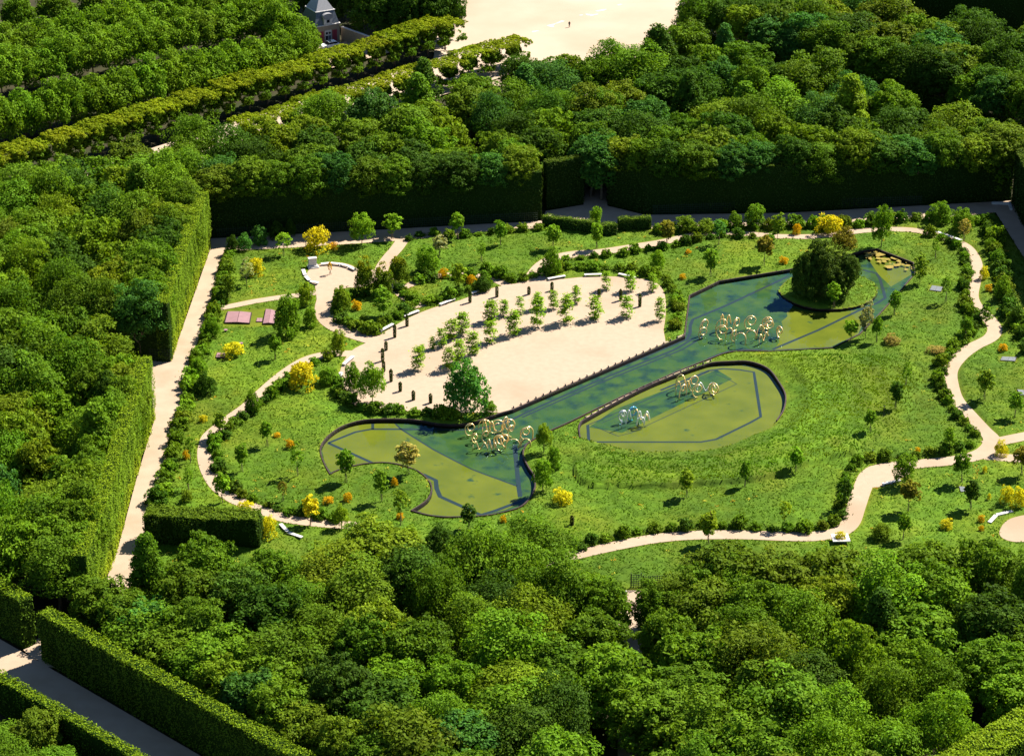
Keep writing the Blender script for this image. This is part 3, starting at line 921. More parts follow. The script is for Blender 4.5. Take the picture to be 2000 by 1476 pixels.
tot += wood([(1266, 1325), (1286, 1300), (1286, 1205), (1400, 1192), (1560, 1172), (1700, 1180), (1850, 1180), (2150, 1178), (2150, 1395), (1995, 1470), (1820, 1590), (1790, 1650), (1266, 1640)], 9.3, (10.5, 13.5), (4.8, 7.2), 'front wood right of narrow path', 'up', CF, 2, FM, 'trees of the front wood')
tot += wood([(394, 482), (306, 702), (60, 690), (-200, 680), (-200, 430), (0, 425), (330, 372), (398, 400)], 9.0, (13.0, 16), (5.2, 7.0), 'upper left wood', 'up', CL, 3, FL, 'trees of the left wood')
tot += wood([(264, 815), (188, 1095), (112, 1235), (-60, 1175), (-200, 1100), (-200, 700), (120, 712), (230, 722), (240, 792)], 9.0, (12.5, 15.5), (5.2, 7.0), 'lower left wood', 'up', CL, 4, FL, 'trees of the left wood')
tot += wood([(-100, 1388), (30, 1448), (340, 1612), (330, 1720), (-100, 1720)], 6.0, (6.0, 7.6), (3.6, 4.6), 'bottom left corner wood', 'up', CL, 5, FM, 'trees of the corner wood')
tot += wood([(420, 436), (1046, 408), (1062, 394), (1130, 372), (1132, 200), (1000, 208), (800, 240), (500, 335), (440, 350)], 10.9, (12.5, 15.5), (5.6, 7.6), 'rear wood left of dark opening', 'back', CB, 6, FM, 'trees of the rear wood')
tot += wood([(1190, 372), (1945, 372), (1975, 345), (1800, 270), (1650, 228), (1500, 192), (1340, 135), (1290, 133), (1190, 190)], 10.9, (12.5, 16.5), (5.6, 8.2), 'rear wood right of dark opening', 'back', CB, 7, FM, 'trees of the rear wood')
tot += wood([(1350, 90), (1500, 130), (1650, 165), (1800, 205), (2060, 290), (2060, 130), (1960, 135), (1950, 110), (1790, 100), (1730, 30), (1440, 30)], 11.5, (12.5, 16), (5.8, 8.0), 'far wood behind shaded alley', 'back', CB, 8, FM, 'trees of the far right wood')
tot += wood([(2020, 430), (2120, 430), (2220, 640), (2095, 640)], 9.5, (12, 14), (5, 6.5), 'wood behind right hedge', 'back', CB, 9, FM, 'trees beyond the right hedge')


def edge_row(px, back, off, step, hr, rr, where, cols, seed, group, cbf=.34):
    """trees right behind a clipped hedge wall, crowns spilling over it"""
    r_ = random.Random(seed)
    P = resample(GP(px), step)
    nn = normals2d(P) * back
    k = 0
    for q in P + nn * off:
        Hh, R = r_.uniform(*hr), r_.uniform(*rr)
        if not inview((q[0], q[1], Hh), 60)[0] and not inview((q[0], q[1], 0), 60)[0]: continue
        k += 1
        q = q + np.array([r_.uniform(-.7, .7), r_.uniform(-.7, .7)])
        ck = r_.choices([c[0] for c in cols], [c[1] for c in cols])[0]
        lump = r_.random() < .25
        pr = r_.choice(CR_LUMP if lump else CR_DOME)
        cb = Hh * cbf
        plant('woodland_tree', (q[0], q[1], -.6), pr, r_.choice(TK_BIG), (R / 5, R / 5, (Hh - cb) / (9.5 if lump else 9)), cb, (R / 5, R / 5, Hh / 13), jit(COLS[ck], .15), f'{WORD[ck]} tree spilling over {where}, {ORD[min(k, 26)]} along', 'tree', group)
    return k


tot += edge_row([(412, 476), (333, 700)], -1, 4.7, 5.0, (14, 16), (3.9, 5.0), 'the upper left hedge wall', CL, 31, 'trees over the left hedges', .42)
tot += edge_row([(300, 822), (268, 928), (232, 1062), (185, 1205)], -1, 4.7, 5.0, (13.5, 15.5), (3.9, 5.0), 'the lower left hedge wall', CL, 32, 'trees over the left hedges', .42)
tot += edge_row([(425, 462), (740, 446), (1015, 431)], 1, 3.2, 5.6, (13.5, 16), (4.6, 6.0), 'the rear hedge left of its opening', CB, 33, 'trees over the rear hedges', .52)
tot += edge_row([(1195, 399), (1262, 417), (1535, 413), (1812, 398), (1965, 390)], 1, 3.2, 6.0, (13.5, 16.5), (4.6, 6.2), 'the rear hedge right of its opening', CB, 34, 'trees over the rear hedges', .52)
tot += edge_row([(170, 1262), (330, 1362), (700, 1580)], 1, 2.4, 5.6, (10, 12), (4.4, 5.6), 'the dark hedge under the front wood', CF, 35, 'trees over the front hedge')
tot += edge_row([(1345, 84), (1500, 132), (1650, 167), (1800, 208), (2040, 290)], 1, 2.4, 7.5, (12, 15), (5.0, 6.4), 'the far side of the shaded rear alley', CB, 36, 'trees over the far alley')
tot += edge_row([(1133, 385), (1136, 340), (1140, 290)], -1, 2.2, 9, (13, 15), (5.2, 6.2), 'the left side of the rear opening', CB, 37, 'trees over the rear opening')
tot += edge_row([(1192, 388), (1190, 340), (1186, 290)], 1, 2.2, 9, (13, 15), (5.2, 6.2), 'the right side of the rear opening', CB, 38, 'trees over the rear opening')
print('woodland trees', tot)


def single(px, py, R, Hh, form, ck, label, cat='tree', name='woodland_tree', base=.2, group=None):
    protos = {'rounded': CR_DOME, 'feathery': CR_FEATH, 'lumpy': CR_LUMP, 'pointed': CR_CONE, 'bushy': CR_ROUND}[form]
    pR, pH = {'rounded': (5, 9), 'feathery': (5, 8.5), 'lumpy': (5, 9.5), 'pointed': (4.2, 11), 'bushy': (4.2, 6.6)}[form]
    p = G(px, py)
    cb = Hh * base
    return plant(name, (p[0], p[1], -0.6), rp.choice(protos), rp.choice(TK_BIG), (R / pR, R / pR, (Hh - cb) / pH), cb, (R / 5, R / 5, Hh / 13.), COLS[ck], label, cat, group)


single(385, 345, 7.0, 15, 'feathery', 'mid', 'tall feathery tree at the top corner of the left hedge')
for k, (x, y, R_, H_, c_) in enumerate([(1070, 205, 5.6, 12.5, 'mid'), (1112, 200, 5.4, 12.5, 'lime'), (1152, 212, 5.6, 13.5, 'mid')], 1):
    single(x, y, R_, H_, 'rounded', c_, f'{WORD[c_]} tree on the rear wood edge before the sand square, {ORD[k]} from left')
for k, (x, y, R_, H_, c_, f_) in enumerate([(1105, 1200, 4.6, 10.5, 'mid', 'feathery'), (1150, 1218, 4.6, 10, 'light', 'rounded'), (1186, 1238, 4.0, 9.5, 'mid', 'rounded')], 1):
    single(x, y, R_, H_, f_, c_, f'{WORD[c_]} tree at the wood corner left of the narrow path, {ORD[k]} from left')
for k, (x, y, R_, H_, c_, f_) in enumerate([(1284, 1240, 4.2, 9.5, 'mid', 'rounded'), (1322, 1222, 4.6, 10, 'olive', 'feathery'), (1368, 1212, 4.8, 10, 'mid', 'rounded'), (1418, 1203, 4.8, 10.5, 'light', 'feathery')], 1):
    single(x, y, R_, H_, f_, c_, f'{WORD[c_]} tree at the wood edge right of the narrow path, {ORD[k]} from left')
single(1045, 1128, 5.5, 11, 'feathery', 'mid', 'feathery tree spreading over the lower tip of the left pond')
for k, (x, y, R, Hh, c) in enumerate([(545, 96, 5.5, 13, 'light'), (590, 104, 4.5, 10, 'light')]):
    single(x, y, R, Hh, 'bushy', c, ['tall light green tree left of the slate roofed pavilion', 'lower bright tree in front of the pavilion left corner'][k])
for k, (x, y, R, Hh) in enumerate([(735, 78, 6.5, 16), (790, 80, 6.5, 17), (840, 78, 6.5, 17), (878, 72, 4.6, 14), (770, 40, 7, 17), (845, 32, 7, 17), (700, 20, 6, 16), (690, 46, 5, 13), (655, 36, 5.5, 14), (610, 40, 5.5, 15), (645, 2, 6, 15)]):
    single(x, y, R, Hh, 'rounded', 'dark', f'large dark tree in the front line of the clump by the sand square, {ORD[k + 1]}' if k < 4 else f'large dark tree at the back of the clump by the sand square, {ORD[k - 3]}', group='dark trees beside the sand square')


def row_trees(name, x0, x1, y_of, step, protos, pr, R, Hh, base, trunks, tdiv, ck, label, group, cat='tree', jx=0.4):
    xs = []
    x = x0
    while x < x1:
        s, _ = scales(y_of(x))
        xs.append(x); x += step * s
    for k, x in enumerate(xs, 1):
        p = G(x + rp.uniform(-jx, jx) * 8, y_of(x))
        h_ = Hh * rp.uniform(.92, 1.08); r_ = R * rp.uniform(.92, 1.1)
        cb = h_ * base
        plant(name, (p[0], p[1], -0.3), rp.choice(protos), rp.choice(trunks), (r_ / pr[0], r_ / pr[0], (h_ - cb) / pr[1]), cb, (1, 1, h_ / tdiv), jit(COLS[ck], .12), label.format(ORD[min(k, 26)] if k <= 26 else f'number {k}'), cat, group, rz=0.75 + rp.choice((0, math.pi)))


row_trees('lime_tree', -30, 880, lambda x: 366 - 0.311 * x, 4.1, CR_CLIP, (3.1, 5.2), 3.3, 7.8, .36, TK_AV, 8.5, 'mid', 'clipped golden topped lime tree in the front avenue row, {} from left', 'clipped lime trees of the avenue')
row_trees('lime_tree', 480, 1030, lambda x: 440 - 0.311 * x, 5.0, CR_CLIP, (3.1, 5.2), 3.2, 6.9, .3, TK_AV, 8.5, 'mid', 'clipped yellowish lime tree in the avenue row before the wood, {} from left', 'clipped lime trees of the avenue')
row_trees('chestnut_tree', -40, 620, lambda x: 276 - 0.235 * x, 5.2, CR_ROUND, (4.2, 6.6), 5.1, 11.0, .12, TK_AV, 9., 'light', 'rounded light green tree in the row behind the limes, {} from left', 'rounded trees in rows')
row_trees('chestnut_tree', -40, 560, lambda x: 193 - 0.225 * x, 5.2, CR_ROUND, (4.2, 6.6), 5.3, 11.5, .25, TK_AV, 9., 'light', 'rounded light green tree in the second row behind the limes, {} from left', 'rounded trees in rows')
row_trees('chestnut_tree', -40, 560, lambda x: 150 - 0.22 * x, 5.4, CR_ROUND, (4.2, 6.6), 5.5, 12, .2, TK_AV, 9., 'light', 'rounded light green tree in the third row behind the limes, {} from left', 'rounded trees in rows')
row_trees('chestnut_tree', -30, 480, lambda x: 92 - 0.17 * x, 9.0, CR_DOME, (5, 9), 5.2, 13, .25, TK_BIG, 13., 'mid', 'tall tree in the farthest row at the top left, {} from left', 'tall trees at the top left')


# ================================================================== HEDGES
def hedge(name, base_px, height, thick, back, col, label, dens=14, leaf=0.30, top_dens=None, low_yellow=0.0, z0=-0.3, wob=0.3, group=None, trellis=None, tintv=.25):
    """clipped hedge: its visible foot along base_px, thickness to the side 'back' (+1 left of travel, -1 right)"""
    P = resample(GP(base_px), 1.2)
    nn = normals2d(P) * back
    B = P + nn * thick
    bm = bmesh.new()
    loop = [P, P, B, B]
    zs = [z0, height - .25, height - .25, z0]
    ins = [0.22, 0.22, -0.22, -0.22]
    q = [[bm.verts.new((*(L + nn * i_)[k], z)) for k in range(len(P))] for L, z, i_ in zip(loop, zs, ins)]
    for k in range(len(P) - 1):
        for a in range(3):
            bm.faces.new((q[a][k], q[a][k + 1], q[a + 1][k + 1], q[a + 1][k]))
    bm.faces.new([q[a][0] for a in range(4)]); bm.faces.new([q[a][-1] for a in range(4)])
    core = from_bm('hedge_core', bm)
    rng = np.random.default_rng(abs(hash(label)) % 10000 if False else sum(map(ord, label)))
    e = empty(name, (P[0][0], P[0][1], 0)); tag(e, label, 'hedge', group)
    inv = Matrix.Translation((-P[0][0], -P[0][1], 0))
    core.transform(inv)
    link('core', core, e, plain_core)
    # leaves over faces
    dl = np.r_[0, np.cumsum(np.hypot(*(np.diff(P, axis=0).T)))]
    Lt = dl[-1]
    faces = []

    def strip(A, nrm, m, zlo, zhi):
        s = rng.uniform(0, Lt, m); z = rng.uniform(zlo, zhi, m)
        x = np.interp(s, dl, A[:, 0]); y = np.interp(s, dl, A[:, 1])
        nx_ = np.interp(s, dl, nrm[:, 0]); ny_ = np.interp(s, dl, nrm[:, 1])
        d_ = wob * (vnoise(s * .55, z * .28, 4) - .5) * 1.6 + wob * (vnoise(s * 1.6, z * .9, 6) - .5) + rng.normal(size=m) * .07
        C = np.c_[x + nx_ * d_, y + ny_ * d_, z]
        N = unit(np.c_[nx_, ny_, np.full(m, .35)] + rng.normal(size=(m, 3)) * .5)
        streak = 1 + tintv * 1.6 * (vnoise(s * .8, z * .12, 3) - .5) + rng.normal(size=m) * tintv * .6
        yl = low_yellow * np.clip(1 - z / (height * .42) + rng.normal(size=m) * .05 + .6 * (vnoise(s * .4, z * .1, 13) - .5), 0, 1)
        T = np.clip(streak, .4, 1.9)[:, None] * np.c_[1 + yl * .9, 1 + yl * .42, np.ones(m)]
        return C, N, T
    parts = [strip(P, -nn, int(Lt * height * dens), 0, height), strip(B, nn, int(Lt * height * dens * .5), 0, height)]
    m = int(Lt * thick * (top_dens or max(dens * 1.5, 26)))
    s = rng.uniform(0, Lt, m); t = rng.uniform(-.05, 1.05, m) * thick
    x = np.interp(s, dl, P[:, 0]) + np.interp(s, dl, nn[:, 0]) * t; y = np.interp(s, dl, P[:, 1]) + np.interp(s, dl, nn[:, 1]) * t
    z = height + .5 * (vnoise(s * .7, t * .7, 5) - .5) + .25 * (vnoise(s * 2.1, t * 2.1, 7) - .5) + rng.normal(size=m) * .08
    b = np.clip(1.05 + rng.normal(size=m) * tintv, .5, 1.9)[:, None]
    parts.append((np.c_[x, y, z], unit(rng.normal(size=(m, 3)) * .6 + np.array([0, 0, 1])), b * (np.array([1.35, 1.2, .9]) if col == HL else np.array([2.1, 1.75, .9]))))  # tops tinted brighter than the sides: sunlight painted into the leaf colour
    for end, tdir in ((0, P[0] - P[1]), (-1, P[-1] - P[-2])):
        td = tdir / np.hypot(*tdir)
        m = int(thick * height * dens)
        t = rng.uniform(0, 1, m) * thick; zz = rng.uniform(0, height, m)
        dd = wob * (vnoise(t * .9, zz * .5, 8) - .5) + rng.normal(size=m) * .07
        C = np.c_[P[end][0] + nn[end][0] * t + td[0] * dd, P[end][1] + nn[end][1] * t + td[1] * dd, zz]
        N = unit(np.array([td[0], td[1], .35]) + rng.normal(size=(m, 3)) * .5)
        parts.append((C, N, np.clip(1 + rng.normal(size=(m, 1)) * tintv, .4, 1.8) * np.ones((1, 3))))
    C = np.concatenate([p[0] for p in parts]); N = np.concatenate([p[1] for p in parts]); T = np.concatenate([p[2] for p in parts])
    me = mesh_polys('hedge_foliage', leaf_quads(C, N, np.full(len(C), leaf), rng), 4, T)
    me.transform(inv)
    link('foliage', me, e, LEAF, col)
    for (i0, i1, th, off) in (trellis or []):
        bm = bmesh.new()
        a, c = GP([i0, i1])
        d = c - a; Ln = np.hypot(*d); d /= Ln
        o_ = np.array([d[1], -d[0]]) * off
        for k in range(int(Ln / .45) + 1):
            p = a + d * k * .45 + o_
            box(bm, (p[0] - P[0][0], p[1] - P[0][1], th / 2), (.06, .06, th))
        for k in range(int(th / .45) + 1):
            mid = (a + c) / 2 + o_
            box(bm, (mid[0] - P[0][0], mid[1] - P[0][1], k * .45 + .05), (Ln, .05, .06), math.atan2(d[1], d[0]))
        link('trellis', from_bm('trellis', bm), e, LATTICE)
    return e


plain_core = plain('hedge_inside', (0.012, 0.026, 0.004), 1.0, spec=0.0)
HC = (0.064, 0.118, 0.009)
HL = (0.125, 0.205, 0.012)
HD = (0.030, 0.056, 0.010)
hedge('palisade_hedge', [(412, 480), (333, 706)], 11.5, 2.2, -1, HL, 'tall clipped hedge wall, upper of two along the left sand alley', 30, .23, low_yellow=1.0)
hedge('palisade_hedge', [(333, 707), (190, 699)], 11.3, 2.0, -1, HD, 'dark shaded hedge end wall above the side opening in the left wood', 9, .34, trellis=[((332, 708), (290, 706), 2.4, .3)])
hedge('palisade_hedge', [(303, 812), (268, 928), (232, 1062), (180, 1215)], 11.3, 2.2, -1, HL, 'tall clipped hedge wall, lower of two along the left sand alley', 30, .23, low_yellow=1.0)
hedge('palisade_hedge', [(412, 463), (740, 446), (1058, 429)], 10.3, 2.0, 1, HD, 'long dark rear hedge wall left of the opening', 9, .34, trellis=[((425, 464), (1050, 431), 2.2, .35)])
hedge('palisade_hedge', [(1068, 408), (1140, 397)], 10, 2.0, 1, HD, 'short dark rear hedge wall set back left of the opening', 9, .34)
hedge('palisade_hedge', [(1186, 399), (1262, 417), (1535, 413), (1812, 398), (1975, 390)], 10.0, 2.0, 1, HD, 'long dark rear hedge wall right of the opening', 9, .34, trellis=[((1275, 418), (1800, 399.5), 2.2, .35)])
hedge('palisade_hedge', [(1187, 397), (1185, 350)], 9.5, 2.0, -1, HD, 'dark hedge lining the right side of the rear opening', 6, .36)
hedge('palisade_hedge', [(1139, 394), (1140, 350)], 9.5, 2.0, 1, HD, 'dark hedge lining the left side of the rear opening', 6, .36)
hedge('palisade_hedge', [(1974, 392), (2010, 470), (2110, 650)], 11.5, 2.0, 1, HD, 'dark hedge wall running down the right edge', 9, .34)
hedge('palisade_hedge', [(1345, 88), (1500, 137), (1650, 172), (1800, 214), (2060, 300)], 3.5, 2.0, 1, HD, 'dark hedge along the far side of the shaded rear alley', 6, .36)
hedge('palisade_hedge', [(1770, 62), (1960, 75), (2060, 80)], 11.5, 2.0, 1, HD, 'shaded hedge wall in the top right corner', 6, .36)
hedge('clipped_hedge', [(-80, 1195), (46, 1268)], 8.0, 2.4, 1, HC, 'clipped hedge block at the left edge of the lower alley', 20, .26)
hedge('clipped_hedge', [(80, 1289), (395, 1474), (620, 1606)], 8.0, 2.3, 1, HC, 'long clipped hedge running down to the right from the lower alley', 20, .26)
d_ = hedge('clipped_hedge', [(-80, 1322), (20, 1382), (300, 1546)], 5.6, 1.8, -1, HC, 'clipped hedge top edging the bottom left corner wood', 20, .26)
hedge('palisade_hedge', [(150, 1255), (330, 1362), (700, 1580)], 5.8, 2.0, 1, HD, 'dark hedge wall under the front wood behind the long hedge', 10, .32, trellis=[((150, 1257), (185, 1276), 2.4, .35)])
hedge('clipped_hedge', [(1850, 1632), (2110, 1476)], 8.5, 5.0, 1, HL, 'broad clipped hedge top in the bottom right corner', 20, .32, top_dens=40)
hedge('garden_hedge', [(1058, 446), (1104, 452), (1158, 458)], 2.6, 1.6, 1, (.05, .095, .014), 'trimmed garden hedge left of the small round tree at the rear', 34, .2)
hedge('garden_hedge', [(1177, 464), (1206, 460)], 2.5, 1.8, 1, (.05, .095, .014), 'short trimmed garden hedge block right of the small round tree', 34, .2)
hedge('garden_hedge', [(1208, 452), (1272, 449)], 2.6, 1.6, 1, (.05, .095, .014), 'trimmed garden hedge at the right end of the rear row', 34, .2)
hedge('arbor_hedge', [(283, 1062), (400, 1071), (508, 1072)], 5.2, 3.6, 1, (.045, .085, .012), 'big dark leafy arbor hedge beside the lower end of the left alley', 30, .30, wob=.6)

# ================================================================== GARDEN PLANTS
SHP = {'t': (CR_YOUNG, 1.0, 2.4, .34), 'l': (CR_LOOSE, 1.0, 2.6, .34), 's': (CR_SLIM, 1.0, 4.2, .16), 'b': (CR_BUSH, 1.0, 1.5, 0.0), 'y': (CR_SPIKY, 1.4, 2.0, 0.0), 'B': (CR_BIG, 3.0, 5.5, .04), 'G': (CR_TIP, 3.0, 5.5, .04), 'T': (CR_BIG, 3.0, 5.5, .22), 'p': (CR_TIER, 0.95, 3.7, 0.03)}


def put(x, y, w, h, shp, ck, label, group=None, name=None):
    protos, pR, pH, base = SHP[shp]
    s, sv = scales(y)
    Wm, Hm = w / s, h / sv
    p = G(x, y)
    z = lawn_z(p[0], p[1]) - 0.05
    cb = Hm * base
    cat = 'tree' if shp in 'tlspT' else 'bush'
    nm = name or {'t': 'young_tree', 'l': 'young_tree', 's': 'slim_tree', 'T': 'garden_tree', 'p': 'tiered_tree', 'b': 'bush', 'B': 'large_bush', 'G': 'large_bush', 'y': 'flowering_bush'}[shp]
    k = Wm / 2 / pR
    if cat == 'bush': tr, ts = TK_STEM[0], (max(.4, Wm / 3), max(.4, Wm / 3), max(.3, Hm / 2.2))
    else: tr, ts = rp.choice(TK_Y), (1, 1, Hm * max(base, .25) * 1.25 / 1.6)
    if shp == 'T': ts = (1.6, 1.6, ts[2])
    return plant(nm, (p[0], p[1], z), rp.choice(protos), tr, (k, k, (Hm - cb) / pH), cb, ts, jit(tuple(v * (1.45 if shp in 'tlsTBb' and ck not in ('yellow', 'orange', 'dark') else 1) for v in COLS[ck]), .1), label, cat, group, stakes=2 if shp in 'tl' else 0)


